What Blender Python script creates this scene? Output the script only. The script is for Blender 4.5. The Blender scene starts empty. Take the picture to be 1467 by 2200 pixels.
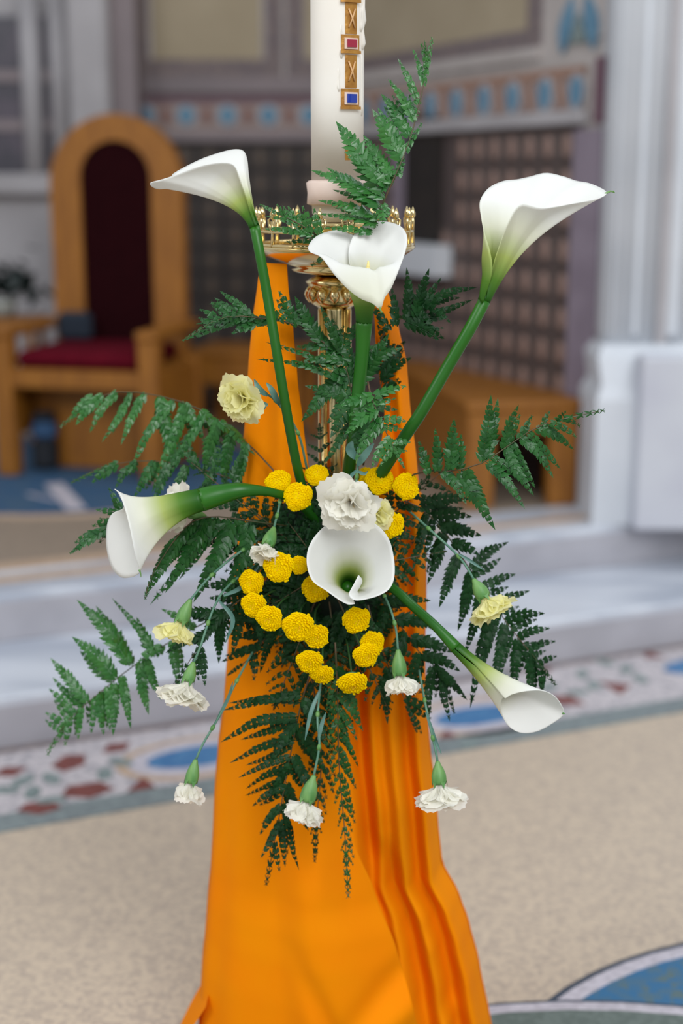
import bpy, bmesh, math, random
from mathutils import Vector as V
from mathutils import noise as NZ
random.seed(7)
C = bpy.context.scene.collection
sc = bpy.context.scene

# ---------------------------------------------------------------- camera
FPX = 3055.56
PITCH = math.radians(13.1)
CAM = V((0, 0, 1.45))
FW = V((0, math.cos(PITCH), -math.sin(PITCH))); UP = V((0, math.sin(PITCH), math.cos(PITCH))); RT = V((1, 0, 0))
cd = bpy.data.cameras.new('camera'); cam = bpy.data.objects.new('camera', cd); C.objects.link(cam)
cd.sensor_fit = 'VERTICAL'; cd.sensor_height = 36; cd.sensor_width = 24; cd.lens = 50
cam.location = CAM; cam.rotation_euler = (math.radians(90) - PITCH, 0, 0)
cd.dof.use_dof = True; cd.dof.focus_distance = 1.93; cd.dof.aperture_fstop = 1.75
cd.clip_start = 0.05; cd.clip_end = 60
sc.camera = cam
# ---------------------------------------------------------------- world, lights, exposure
w = bpy.data.worlds.new('church_light'); sc.world = w; w.use_nodes = True
w.node_tree.nodes['Background'].inputs[0].default_value = (0.88, 0.93, 1.0, 1)
w.node_tree.nodes['Background'].inputs[1].default_value = 0.60
def area(name, loc, target, size, power, col):
    l = bpy.data.lights.new(name, 'AREA'); l.shape = 'RECTANGLE'; l.size = size[0]; l.size_y = size[1]
    l.energy = power; l.color = col
    o = bpy.data.objects.new(name, l); C.objects.link(o); o.location = loc
    o.rotation_euler = (V(target) - V(loc)).to_track_quat('-Z', 'Y').to_euler()
    return o
area('nave_window_light', (1.6, -2.6, 4.8), (0.4, 3.4, 0.9), (3.2, 3.0), 270, (0.95, 0.98, 1.0))
area('aisle_window_light', (-3.6, 0.2, 4.4), (0, 2.6, 0.8), (1.6, 2.6), 90, (0.95, 0.98, 1.0))
area('apse_window_light', (2.6, 3.6, 5.4), (0.6, 5.4, 0.6), (1.6, 1.6), 60, (0.86, 0.93, 1.0))
sc.view_settings.view_transform = 'Standard'; sc.view_settings.look = 'None'
sc.view_settings.exposure = 0.0; sc.view_settings.gamma = 1.0; sc.view_settings.use_curve_mapping = False
sc.cycles.max_bounces = 8; sc.cycles.transparent_max_bounces = 8

def pt(px, py, D):
    return CAM + D * (FW + RT * ((px - 733.5) / FPX) + UP * ((1100 - py) / FPX))
def fl(px, py, z=0.0):
    d = FW + RT * ((px - 733.5) / FPX) + UP * ((1100 - py) / FPX)
    return CAM + d * ((z - CAM.z) / d.z)

# ---------------------------------------------------------------- materials
def lin(c):
    return tuple(((x / 255) / 12.92 if x / 255 <= .04045 else ((x / 255 + .055) / 1.055) ** 2.4) for x in c) + (1,)
def mat(name, col, rough=.6, metal=0, col2=None, scale=20, detail=3, bump=0, stretch=None, spec=.5, trans=0, sheen=0, lo=.35, hi=.65, vor=False):
    m = bpy.data.materials.new(name); m.use_nodes = True; n = m.node_tree.nodes; l = m.node_tree.links
    b = n['Principled BSDF']; b.inputs['Roughness'].default_value = rough; b.inputs['Metallic'].default_value = metal
    b.inputs['Specular IOR Level'].default_value = spec
    b.inputs['Base Color'].default_value = lin(col)
    if sheen: b.inputs['Sheen Weight'].default_value = sheen
    if col2 or bump:
        tc = n.new('ShaderNodeTexCoord'); mp = n.new('ShaderNodeMapping'); l.new(tc.outputs['Object'], mp.inputs[0])
        if stretch: mp.inputs['Scale'].default_value = stretch
        if vor:
            t = n.new('ShaderNodeTexVoronoi'); t.inputs['Scale'].default_value = scale; fac = t.outputs['Color']
            bw = n.new('ShaderNodeSeparateColor'); l.new(fac, bw.inputs[0]); fac = bw.outputs[0]; hgt = t.outputs['Distance']
        else:
            t = n.new('ShaderNodeTexNoise'); t.inputs['Scale'].default_value = scale; t.inputs['Detail'].default_value = detail; fac = t.outputs['Fac']; hgt = fac
        l.new(mp.outputs[0], t.inputs['Vector'])
        if col2:
            r = n.new('ShaderNodeValToRGB'); r.color_ramp.elements[0].position = lo; r.color_ramp.elements[1].position = hi
            r.color_ramp.elements[0].color = lin(col); r.color_ramp.elements[1].color = lin(col2)
            l.new(fac, r.inputs[0]); l.new(r.outputs[0], b.inputs['Base Color'])
        if bump:
            bp = n.new('ShaderNodeBump'); bp.inputs['Strength'].default_value = bump; bp.inputs['Distance'].default_value = .004
            l.new(hgt, bp.inputs['Height']); l.new(bp.outputs[0], b.inputs['Normal'])
    if trans:
        out = n['Material Output']; tr = n.new('ShaderNodeBsdfTranslucent'); mx = n.new('ShaderNodeMixShader'); mx.inputs[0].default_value = trans
        src = b.inputs['Base Color'].links[0].from_socket if b.inputs['Base Color'].is_linked else None
        if src: l.new(src, tr.inputs[0])
        else: tr.inputs[0].default_value = lin(col)
        l.new(b.outputs[0], mx.inputs[1]); l.new(tr.outputs[0], mx.inputs[2]); l.new(mx.outputs[0], out.inputs[0])
    return m
def ramp_mat(name, stops, attr='grad', rough=.5, trans=.2, spec=.4, noise=0):
    m = mat(name, (200, 200, 200), rough, spec=spec); n = m.node_tree.nodes; l = m.node_tree.links
    a = n.new('ShaderNodeAttribute'); a.attribute_name = attr
    r = n.new('ShaderNodeValToRGB')
    while len(r.color_ramp.elements) < len(stops): r.color_ramp.elements.new(.5)
    for e, (p, c) in zip(r.color_ramp.elements, stops): e.position = p; e.color = lin(c)
    l.new(a.outputs['Fac'], r.inputs[0]); l.new(r.outputs[0], n['Principled BSDF'].inputs['Base Color'])
    tr = n.new('ShaderNodeBsdfTranslucent'); mx = n.new('ShaderNodeMixShader'); mx.inputs[0].default_value = trans
    l.new(r.outputs[0], tr.inputs[0]); l.new(n['Principled BSDF'].outputs[0], mx.inputs[1]); l.new(tr.outputs[0], mx.inputs[2])
    l.new(mx.outputs[0], n['Material Output'].inputs[0])
    return m
M = {}
M['spathe'] = ramp_mat('calla_spathe', [(0, (38, 100, 14)), (.10, (92, 138, 40)), (.24, (182, 196, 108)), (.40, (230, 230, 210)), (.58, (242, 242, 238))], trans=.32, rough=.45)
M['calla_stem'] = ramp_mat('calla_stem', [(0, (22, 80, 10)), (.8, (28, 92, 10)), (1, (38, 100, 14))], trans=.0, rough=.38)
M['spadix'] = mat('spadix_yellow', (246, 230, 160), .8, col2=(238, 214, 130), scale=400, bump=.5)
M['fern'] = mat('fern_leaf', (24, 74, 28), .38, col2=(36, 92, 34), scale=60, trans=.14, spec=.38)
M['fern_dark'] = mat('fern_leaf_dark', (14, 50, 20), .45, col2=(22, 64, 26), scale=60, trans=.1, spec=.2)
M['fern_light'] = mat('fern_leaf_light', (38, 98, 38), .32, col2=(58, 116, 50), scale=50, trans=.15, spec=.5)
M['rib'] = mat('fern_rib', (58, 70, 34), .5, col2=(88, 62, 40), scale=30)
M['white_petal'] = mat('white_petal', (252, 250, 242), .7, col2=(250, 248, 238), scale=80, trans=.5, spec=.2)
M['cream_petal'] = mat('cream_petal', (250, 247, 200), .7, col2=(248, 244, 184), scale=80, trans=.5, spec=.2)
M['calyx'] = mat('calyx_green', (74, 128, 62), .5, col2=(110, 152, 84), scale=60, stretch=(1, 1, .2))
M['carn_stem'] = mat('carnation_stem', (72, 116, 96), .5, col2=(100, 140, 116), scale=50)
M['carn_leaf'] = mat('carnation_leaf', (66, 106, 96), .45, col2=(92, 130, 118), scale=50)
M['anther'] = mat('stamen', (214, 190, 140), .6)
M['button'] = mat('button_yellow', (255, 232, 0), .8, col2=(255, 222, 0), scale=260, trans=.35, spec=.05)
M['button_eye'] = mat('button_eye', (236, 190, 6), .7)
M['btn_stem'] = mat('button_stem', (40, 84, 36), .5, col2=(60, 100, 46), scale=60)
M['cloth'] = mat('orange_cloth', (250, 138, 0), .75, col2=(250, 146, 0), scale=6, trans=.12, spec=.08)
M['brass'] = mat('brass', (236, 214, 160), .18, 1, col2=(226, 200, 140), scale=30)
M['wax'] = mat('candle_wax', (250, 246, 238), .5, col2=(246, 240, 230), scale=8, trans=.3)
M['wax_pink'] = mat('candle_wax_rosy', (226, 204, 190), .5, col2=(214, 186, 170), scale=14)
M['gold_leaf'] = mat('gold_wax_frame', (190, 138, 62), .35, .45, col2=(160, 108, 44), scale=60, bump=.4)
M['gold_pale'] = mat('pale_gold_wax', (206, 162, 112), .5)
M['gem_blue'] = mat('blue_gem', (20, 50, 150), .12, spec=.8)
M['gem_red'] = mat('red_gem', (150, 18, 50), .12, spec=.8)
M['foam'] = mat('floral_foam', (18, 42, 24), .9, col2=(10, 28, 16), scale=60, bump=.5)
M['wood'] = mat('oak', (152, 96, 22), .55, col2=(130, 78, 14), scale=9, stretch=(6, 6, .7), detail=5)
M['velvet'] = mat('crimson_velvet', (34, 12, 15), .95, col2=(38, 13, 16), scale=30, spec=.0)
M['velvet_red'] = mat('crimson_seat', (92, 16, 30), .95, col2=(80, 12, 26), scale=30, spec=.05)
M['marble'] = mat('white_marble', (206, 210, 218), .3, col2=(172, 178, 190), scale=1.6, stretch=(1.2, 5, 5), detail=6, lo=.42, hi=.62)
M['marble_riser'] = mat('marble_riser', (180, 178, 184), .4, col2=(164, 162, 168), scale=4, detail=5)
M['terrazzo'] = mat('beige_mosaic', (198, 180, 158), .5, col2=(176, 160, 144), scale=110, vor=True, lo=.3, hi=.8)
M['taupe'] = mat('taupe_mosaic', (150, 134, 118), .5, col2=(136, 122, 108), scale=90, vor=True, lo=.3, hi=.8)
M['tess_white'] = mat('white_tesserae', (196, 188, 190), .5, col2=(150, 146, 152), scale=70, vor=True, lo=.5, hi=.95)
M['stripe'] = mat('grey_green_tesserae', (128, 138, 138), .5, col2=(114, 122, 124), scale=90, vor=True)
M['tess_blue'] = mat('blue_tesserae', (52, 106, 156), .45, col2=(70, 122, 166), scale=60, vor=True)
M['carpet_blue'] = mat('carpet_blue', (34, 76, 112), .9, col2=(56, 84, 108), scale=9)
M['tess_blue_mix'] = mat('blue_olive_tesserae', (44, 104, 146), .45, col2=(86, 108, 110), scale=55, vor=True, lo=.4, hi=.9)
M['tess_red'] = mat('red_brown_tesserae', (124, 66, 60), .5, col2=(110, 56, 50), scale=80, vor=True)
M['tess_green'] = mat('sage_tesserae', (132, 144, 142), .5, col2=(112, 126, 124), scale=80, vor=True)
M['tess_tan'] = mat('tan_tesserae', (190, 164, 140), .5, col2=(176, 150, 128), scale=80, vor=True)
M['tess_dark'] = mat('slate_tesserae', (62, 72, 86), .5, col2=(52, 62, 76), scale=80, vor=True)
M['tess_sage'] = mat('sage_disc', (104, 116, 110), .5, col2=(92, 104, 98), scale=90, vor=True)
M['tess_line'] = mat('pale_line', (196, 190, 198), .5, col2=(180, 174, 182), scale=80, vor=True)
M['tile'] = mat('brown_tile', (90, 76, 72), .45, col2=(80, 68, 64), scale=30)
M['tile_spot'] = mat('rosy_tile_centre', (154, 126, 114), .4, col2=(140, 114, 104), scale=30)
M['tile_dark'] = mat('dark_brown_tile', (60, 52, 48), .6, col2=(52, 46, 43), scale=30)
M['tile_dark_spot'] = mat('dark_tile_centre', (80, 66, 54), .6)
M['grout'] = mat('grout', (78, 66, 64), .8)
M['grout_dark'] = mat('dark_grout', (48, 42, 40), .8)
M['plaster'] = mat('painted_plaster', (180, 172, 168), .8, col2=(168, 160, 156), scale=5)
M['plaster_rose'] = mat('rose_border', (152, 138, 134), .8, col2=(142, 124, 120), scale=16)
M['ochre'] = mat('ochre_panel', (166, 152, 128), .8, col2=(156, 142, 118), scale=3)
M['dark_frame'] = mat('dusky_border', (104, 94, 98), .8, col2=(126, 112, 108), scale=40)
M['brown_scroll'] = mat('brown_scroll', (152, 120, 104), .8)
M['wall_blue'] = mat('wall_blue', (84, 124, 150), .8, col2=(104, 140, 162), scale=30)
M['plinth'] = mat('plinth_stone', (198, 200, 207), .7, col2=(188, 189, 199), scale=3)
M['lavender'] = mat('lavender_stone', (138, 126, 138), .7, col2=(124, 112, 124), scale=6)
M['maroon'] = mat('maroon_line', (104, 74, 86), .7)
M['stone'] = mat('pale_stone', (208, 211, 216), .6, col2=(196, 200, 206), scale=3)
M['stone_grey'] = mat('grey_stone', (172, 168, 170), .7, col2=(158, 154, 156), scale=3)
M['stone_mauve'] = mat('mauve_stone', (134, 122, 124), .7, col2=(122, 112, 114), scale=3)
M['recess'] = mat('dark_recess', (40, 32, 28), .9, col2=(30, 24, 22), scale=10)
M['window_dark'] = mat('dim_glass', (60, 58, 66), .3, col2=(84, 76, 86), scale=8)
M['leaf_black'] = mat('dark_leaf', (10, 26, 26), .5, col2=(16, 38, 34), scale=20)
M['pot'] = mat('pale_pot', (150, 152, 146), .6)
M['bag_dark'] = mat('dark_bag', (14, 18, 26), .6)
M['bag_blue'] = mat('blue_bag_band', (40, 74, 110), .6)
M['navy'] = mat('navy_panel', (20, 32, 46), .8)

# ---------------------------------------------------------------- helpers
def org(o):
    v = V((0, 0, 0))
    while o is not None: v = v + o.location; o = o.parent
    return v
def link(name, verts, faces, m, parent=None, smooth=True, attr=None, mats=None, fm=None):
    """one mesh object from world-space vertices; its origin sits at its parent's (or its own centre)"""
    if parent is not None: o0 = org(parent)
    else:
        lo = V([min(v[i] for v in verts) for i in range(3)]); hi = V([max(v[i] for v in verts) for i in range(3)])
        o0 = (lo + hi) / 2; o0.z = lo.z
    me = bpy.data.meshes.new(name); me.from_pydata([tuple(V(v) - o0) for v in verts], [], faces); me.update()
    me.materials.append(M[m])
    for x in (mats or []): me.materials.append(M[x])
    if fm: me.polygons.foreach_set('material_index', fm)
    if smooth: me.polygons.foreach_set('use_smooth', [True] * len(me.polygons))
    if attr:
        a = me.attributes.new('grad', 'FLOAT', 'POINT'); a.data.foreach_set('value', attr)
    o = bpy.data.objects.new(name, me); C.objects.link(o)
    if parent is not None: o.parent = parent
    else: o.location = o0
    return o
def thing(name, label, cat, loc, group=None):
    o = bpy.data.objects.new(name, None); C.objects.link(o); o.location = loc; o.empty_display_size = .05
    o['label'] = label; o['category'] = cat
    if group: o['group'] = group
    return o
def tag(o, label, cat, group=None, kind=None):
    o['label'] = label; o['category'] = cat
    if group: o['group'] = group
    if kind: o['kind'] = kind
    return o
def struct(o, label, cat):
    o['kind'] = 'structure'; o['label'] = label; o['category'] = cat; return o

class MB:
    def __init__(s): s.v = []; s.f = []; s.m = []; s.a = []
    def add(s, vs, fs, mi=0, at=None):
        k = len(s.v); s.v += [V(x) for x in vs]; s.f += [tuple(i + k for i in f) for f in fs]; s.m += [mi] * len(fs)
        s.a += at if at else [0.0] * len(vs)
    def box(s, c, sz, ax=None, mi=0, bev=0):
        ax = ax or (V((1, 0, 0)), V((0, 1, 0)), V((0, 0, 1))); c = V(c)
        if bev == 0:
            vs = [c + ax[0] * (sz[0] / 2 * i) + ax[1] * (sz[1] / 2 * j) + ax[2] * (sz[2] / 2 * k) for i in (-1, 1) for j in (-1, 1) for k in (-1, 1)]
            s.add(vs, [(0, 1, 3, 2), (4, 6, 7, 5), (0, 4, 5, 1), (2, 3, 7, 6), (0, 2, 6, 4), (1, 5, 7, 3)], mi)
        else:
            vs = []; h = [x / 2 for x in sz]; idx = {}
            for i in (-1, 1):
                for j in (-1, 1):
                    for k in (-1, 1):
                        for q in range(3):
                            e = [h[0] - bev, h[1] - bev, h[2] - bev]; e[q] = h[q]
                            idx[(i, j, k, q)] = len(vs); vs.append(c + ax[0] * (i * e[0]) + ax[1] * (j * e[1]) + ax[2] * (k * e[2]))
            F = []
            for q in range(3):
                a, b = [(1, 2), (0, 2), (0, 1)][q]
                for sgn in (-1, 1):
                    ring = []
                    for (x, y) in ((-1, -1), (1, -1), (1, 1), (-1, 1)):
                        t = [0, 0, 0]; t[q] = sgn; t[a] = x; t[b] = y; ring.append(idx[(t[0], t[1], t[2], q)])
                    F.append(tuple(ring))
            for q in range(3):          # edges along axis q
                a, b = [(1, 2), (0, 2), (0, 1)][q]
                for x in (-1, 1):
                    for y in (-1, 1):
                        t0 = [0, 0, 0]; t1 = [0, 0, 0]; t0[q] = -1; t1[q] = 1
                        for t in (t0, t1): t[a] = x; t[b] = y
                        F.append((idx[(*t0, a)], idx[(*t0, b)], idx[(*t1, b)], idx[(*t1, a)]))
            for i in (-1, 1):
                for j in (-1, 1):
                    for k in (-1, 1): F.append(tuple(idx[(i, j, k, q)] for q in range(3)))
            s.add(vs, F, mi)
    def tube(s, pts, r, n=8, mi=0, at=None, cap=True):
        pts = [V(p) for p in pts]; R = r if isinstance(r, (list, tuple)) else [r] * len(pts)
        t0 = (pts[1] - pts[0]).normalized(); e = t0.orthogonal().normalized(); vs = []; fs = []; av = []
        for i, p in enumerate(pts):
            t = (pts[min(i + 1, len(pts) - 1)] - pts[max(i - 1, 0)]).normalized()
            e = (e - t * e.dot(t)).normalized(); b = t.cross(e)
            for k in range(n):
                a = 2 * math.pi * k / n; vs.append(p + (e * math.cos(a) + b * math.sin(a)) * R[i]); av.append(at[i] if at else 0.0)
        for i in range(len(pts) - 1):
            for k in range(n): fs.append((i * n + k, i * n + (k + 1) % n, (i + 1) * n + (k + 1) % n, (i + 1) * n + k))
        if cap: fs.append(tuple(range(n - 1, -1, -1))); fs.append(tuple((len(pts) - 1) * n + k for k in range(n)))
        s.add(vs, fs, mi, av)
    def lathe(s, prof, c, ax=V((0, 0, 1)), n=32, mi=0, wob=0):
        ax = V(ax).normalized(); e = ax.orthogonal().normalized(); b = ax.cross(e); c = V(c); vs = []; fs = []
        for (r, h) in prof:
            for k in range(n):
                a = 2 * math.pi * k / n; rr = r * (1 + wob * math.sin(a * 5))
                vs.append(c + ax * h + (e * math.cos(a) + b * math.sin(a)) * rr)
        for i in range(len(prof) - 1):
            for k in range(n): fs.append((i * n + k, i * n + (k + 1) % n, (i + 1) * n + (k + 1) % n, (i + 1) * n + k))
        fs.append(tuple(range(n - 1, -1, -1))); fs.append(tuple((len(prof) - 1) * n + k for k in range(n)))
        s.add(vs, fs, mi)
    def prism(s, poly, d, mi=0):
        """closed 3D polygon pushed along vector d"""
        n = len(poly); d = V(d); vs = [V(p) for p in poly] + [V(p) + d for p in poly]
        s.add(vs, [tuple(range(n - 1, -1, -1)), tuple(range(n, 2 * n))] + [(i, (i + 1) % n, n + (i + 1) % n, n + i) for i in range(n)], mi)
    def band(s, outer, inner, d, mi=0):
        """ring between two equal-length outlines (open or closed by caller), extruded by d"""
        n = len(outer); d = V(d); vs = [V(p) for p in outer] + [V(p) for p in inner] + [V(p) + d for p in outer] + [V(p) + d for p in inner]; fs = []
        for i in range(n - 1):
            j = i + 1
            fs += [(i, j, n + j, n + i), (2 * n + i, 3 * n + i, 3 * n + j, 2 * n + j), (i, 2 * n + i, 2 * n + j, j), (n + i, n + j, 3 * n + j, 3 * n + i)]
        fs += [(0, n, 3 * n, 2 * n), (n - 1, 3 * n - 1, 4 * n - 1, 2 * n - 1)]
        s.add(vs, fs, mi)
    def build(s, name, m, parent=None, smooth=False, mats=None, attr=False):
        return link(name, s.v, s.f, m, parent, smooth, s.a if attr else None, mats, s.m if mats else None)
def one(kind, *a, **k):
    b = MB(); getattr(b, kind)(*a, **k); return b

def cr(P, n):
    """Catmull-Rom through points (tuples or Vectors), n samples"""
    P = [V(p) for p in P]; m = len(P) - 1; out = []
    Q = [P[0] * 2 - P[1]] + P + [P[-1] * 2 - P[-2]]
    # chord-length parameter
    L = [0]
    for i in range(m): L.append(L[-1] + max((P[i + 1] - P[i]).length, 1e-6) ** .7)
    for j in range(n):
        x = L[-1] * j / (n - 1); i = 0
        while i < m - 1 and L[i + 1] < x: i += 1
        t = (x - L[i]) / (L[i + 1] - L[i]); a, b, c, d = Q[i:i + 4]
        out.append(((b * 2) + (c - a) * t + (a * 2 - b * 5 + c * 4 - d) * t * t + (b * 3 - a - c * 3 + d) * t ** 3) * .5)
    return out
def ppts(L, D0=0):
    return [pt(p[0], p[1], D0 + (p[2] if len(p) > 2 else 0)) for p in L]

# ================================================================ SETTING
E1 = V((.9163, .4005, 0)); N1 = V((.4005, -.9163, 0)); ZZ = V((0, 0, 1))     # step direction, outward
def sp(a, b, z): return V((0, 3.88, 0)) + E1 * a + N1 * b + ZZ * z
floor = struct(one('box', (0, 2.5, -.05), (14, 16, .1)).build('floor', 'terrazzo'), 'beige speckled mosaic floor around the candle stand', 'floor')
def slab(name, a0, a1, b0, b1, z0, z1, m, parent=None, bev=0):
    return one('box', sp((a0 + a1) / 2, (b0 + b1) / 2, (z0 + z1) / 2), (a1 - a0, b1 - b0, z1 - z0), (E1, N1, ZZ), bev=bev).build(name, m, parent)
slab('border_stripe', -4, 4, .405, .497, -.002, .003, 'stripe', floor)
slab('shadow_line_strip', -4, 4, .006, .036, -.001, .004, 'dark_frame', floor)  # dark strip painting in the shadow line along the riser's foot
slab('mosaic_band', -4, 4, .0, .405, -.002, .002, 'tess_white', floor)
def disc(px, py, rx, ry, m, name='mosaic_inlay', z=.0, h=.004, n=28, parent=floor, ang=0, zt=0.0):
    c = fl(px, py, zt); ca, sa = math.cos(ang), math.sin(ang)
    poly = [c + E1 * (ca * rx * math.cos(t) - sa * ry * math.sin(t)) + N1 * (sa * rx * math.cos(t) + ca * ry * math.sin(t)) + ZZ * z for t in [2 * math.pi * k / n for k in range(n)]]
    return one('prism', poly, (0, 0, h)).build(name, m, parent)
for (px, py) in ((425, 1628), (1030, 1540)):
    disc(px, py, .215, .135, 'tess_tan', z=.0, h=.003); disc(px, py, .185, .108, 'tess_line', z=.001, h=.003); disc(px, py, .135, .062, 'tess_blue', z=.002, h=.0035)
disc(1500, 1432, .12, .06, 'tess_blue', z=.001, h=.0035)
rr = random.Random(3)
for (px, py, r, n) in ((150, 1640, .045, 6), (187, 1700, .05, 6), (250, 1608, .035, 5), (85, 1738, .04, 6), (1135, 1425, .05, 4), (1165, 1436, .035, 5), (1325, 1478, .05, 4), (1215, 1507, .045, 5), (960, 1582, .03, 4), (305, 1690, .04, 3), (1400, 1410, .035, 4), (20, 1660, .035, 5)):
    disc(px, py, r * .95, r * 1.35, 'tess_red', z=.001, h=.003, n=max(3, n - 1), ang=rr.random() * 3)
for (px, py) in ((50, 1680), (110, 1675), (70, 1705), (10, 1700), (225, 1665), (1010, 1600), (1080, 1455), (1250, 1450), (1275, 1475), (1240, 1490), (1345, 1440), (1375, 1460), (260, 1640), (110, 1722), (1180, 1478), (1300, 1425)):
    disc(px, py, .038, .02, 'tess_green', z=.001, h=.004, n=10, ang=rr.random() * 3)
# the big roundels of the floor, lower right
def arc_ring(cx, cy, r0, r1, a0, a1, m, z=0.0, h=.004, n=60):
    ts = [math.radians(a0 + (a1 - a0) * k / (n - 1)) for k in range(n)]
    P = lambda r: [V((cx + r * math.cos(t), cy + r * math.sin(t), z)) for t in ts]
    return one('band', P(r0), P(r1), (0, 0, h)).build('mosaic_ring', m, floor)
RX, RY = .898, 1.857
arc_ring(RX, RY, .695, .680, 0, 360, 'tess_dark', h=.0035); arc_ring(RX, RY, .682, .650, 0, 360, 'tess_line')
arc_ring(RX, RY, .652, .505, 0, 360, 'tess_blue_mix', h=.0035); arc_ring(RX, RY, .507, .475, 0, 360, 'tess_line')
arc_ring(RX, RY, .477, .02, 0, 360, 'tess_dark', h=.0035)
RX, RY = .426, 1.313
arc_ring(RX, RY, .995, .985, 0, 360, 'tess_dark', z=.0025); arc_ring(RX, RY, .987, .963, 0, 360, 'tess_line', z=.003)
arc_ring(RX, RY, .965, .02, 0, 360, 'tess_sage', z=.0025)
# steps and sanctuary platform
st1 = slab('marble_step', -4, 4, -.53, .0, 0, .143, 'marble', bev=.008)
struct(st1, 'lower white marble step above the mosaic band', 'step')
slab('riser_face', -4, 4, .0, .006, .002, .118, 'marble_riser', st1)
st2 = slab('sanctuary_platform', -4, 4, -6.2, -.46, 0, .286, 'marble', bev=.008)
struct(st2, 'upper marble platform carrying the chair and benches', 'platform')
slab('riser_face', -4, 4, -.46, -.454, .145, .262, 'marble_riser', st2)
slab('mosaic_paving', -4, 4, -6.1, -.80, .284, .289, 'taupe', st2)
slab('mosaic_stripe', -4, 4, -.64, -.575, .284, .2895, 'tess_tan', st2)
slab('mosaic_stripe', -4, .4, -.80, -.715, .284, .2895, 'tess_tan', st2)
rug = thing('round_mosaic_carpet', 'round blue carpet with pale streaks lying beneath the throne', 'carpet', (-1.12, 5.75, .289))
def rdisc(c, r, z, h, m, name, parent):
    poly = [V((c[0] + r * math.cos(2 * math.pi * k / 64), c[1] + r * math.sin(2 * math.pi * k / 64), z)) for k in range(64)]
    return one('prism', poly, (0, 0, h)).build(name, m, parent)
rdisc((-1.12, 5.75), .86, .289, .006, 'tess_tan', 'carpet_border', rug); rdisc((-1.12, 5.75), .82, .290, .008, 'carpet_blue', 'carpet_field', rug)
for (p0, p1, wd) in (((115, 1040), (165, 1095), .07), ((60, 1062), (120, 1075), .02)):
    a = fl(*p0, .298); b = fl(*p1, .298); d = (b - a).normalized(); s_ = V((-d.y, d.x, 0)) * wd / 2
    one('prism', [a - s_, b - s_, b + s_, a + s_], (0, 0, .002)).build('carpet_streak', 'tess_line', rug)

# ---- right apse wall
WA = V((-.08, 7.2, 0)); WB = V((.93, 5.1, 0)); WD = (WB - WA).normalized(); WL = (WB - WA).length; WN = V((-WD.y, WD.x, 0))
if WN.dot(V((0, 0, 0)) - WA) < 0: WN = -WN
def wpt(px, py):          # where a pixel's ray meets the right wall
    d = FW + RT * ((px - 733.5) / FPX) + UP * ((1100 - py) / FPX)
    t = (WA - CAM).dot(WN) / d.dot(WN); return CAM + d * t
def ws(px, py=390): return (wpt(px, py) - WA).dot(WD)
def wq(s, z, o=0): return WA + WD * s + ZZ * z + WN * o
WAX = (WD, WN, ZZ)
wr = struct(one('box', wq(WL / 2, 2.3, -.15), (WL, .3, 4.6), WAX).build('wall_right', 'plaster'), 'painted apse wall slanting away at right with brown tile dado', 'wall')
def wbox(name, s0, s1, z0, z1, o0, o1, m, bev=0, parent=wr):
    return one('box', wq((s0 + s1) / 2, (z0 + z1) / 2, (o0 + o1) / 2), (s1 - s0, o1 - o0, z1 - z0), WAX, bev=bev).build(name, m, parent)
sN0, sN1 = ws(877), ws(955)
sE = ws(1243); zT = wpt(1240, 268).z; zF1 = wpt(1240, 143).z
TS = .1245
def tile_mesh(ax, m1, m2):
    b = MB(); h = TS * .47
    o = V((0, 0, 0)); A, Nn, Z = ax
    P = lambda x, z, d: o + A * x + Z * z + Nn * d
    vs = [P(x * h, z * h, 0) for x, z in ((-1, -1), (1, -1), (1, 1), (-1, 1))] + [P(x * h * .9, z * h * .9, .008) for x, z in ((-1, -1), (1, -1), (1, 1), (-1, 1))]
    b.add(vs, [(0, 1, 5, 4), (1, 2, 6, 5), (2, 3, 7, 6), (3, 0, 4, 7), (4, 5, 6, 7)], 0)
    n = 8; vs = [P(math.cos(2 * math.pi * k / n) * h * .5, math.sin(2 * math.pi * k / n) * h * .72, .008) for k in range(n)] + [P(math.cos(2 * math.pi * k / n) * h * .4, math.sin(2 * math.pi * k / n) * h * .6, .012) for k in range(n)]
    b.add(vs, [(k, (k + 1) % n, n + (k + 1) % n, n + k) for k in range(n)] + [tuple(range(n, 2 * n))], 1)
    me = bpy.data.meshes.new('tile'); me.from_pydata([tuple(v) for v in b.v], [], b.f); me.materials.append(M[m1]); me.materials.append(M[m2]); me.polygons.foreach_set('material_index', b.m)
    return me
def put(me, loc, parent, name='tile'):
    o = bpy.data.objects.new(name, me); C.objects.link(o); o.parent = parent; o.location = loc - org(parent); return o
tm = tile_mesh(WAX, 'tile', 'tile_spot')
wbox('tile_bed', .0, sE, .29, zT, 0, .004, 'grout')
s = sE - TS / 2
while s > .35:
    z = zT - TS / 2 - .01
    while z > .35:
        if not (sN0 - .05 < s < sN1 + .05 and z > 1.22): put(tm, wq(s, z, .005), wr)
        z -= TS
    s -= TS
# niche
nz0 = wpt(915, 522).z; nz1 = wpt(915, 285).z
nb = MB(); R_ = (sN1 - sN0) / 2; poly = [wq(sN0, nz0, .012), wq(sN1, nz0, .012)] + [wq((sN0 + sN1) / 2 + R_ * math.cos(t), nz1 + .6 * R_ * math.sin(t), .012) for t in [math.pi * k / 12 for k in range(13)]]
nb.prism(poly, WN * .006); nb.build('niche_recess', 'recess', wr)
wbox('niche_sill', sN0 - .05, sN1 + .09, nz0 - .13, nz0, 0, .09, 'stone')
wbox('niche_jamb', sN0 - .12, sN0 - .005, nz0 - .12, zT, 0, .02, 'lavender')
wbox('wall_pier', sE, WL, .29, zT - .02, 0, .03, 'lavender')
wbox('maroon_fillet', WL - .06, WL, zT, zF1 + .02, 0, .03, 'maroon')
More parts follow.
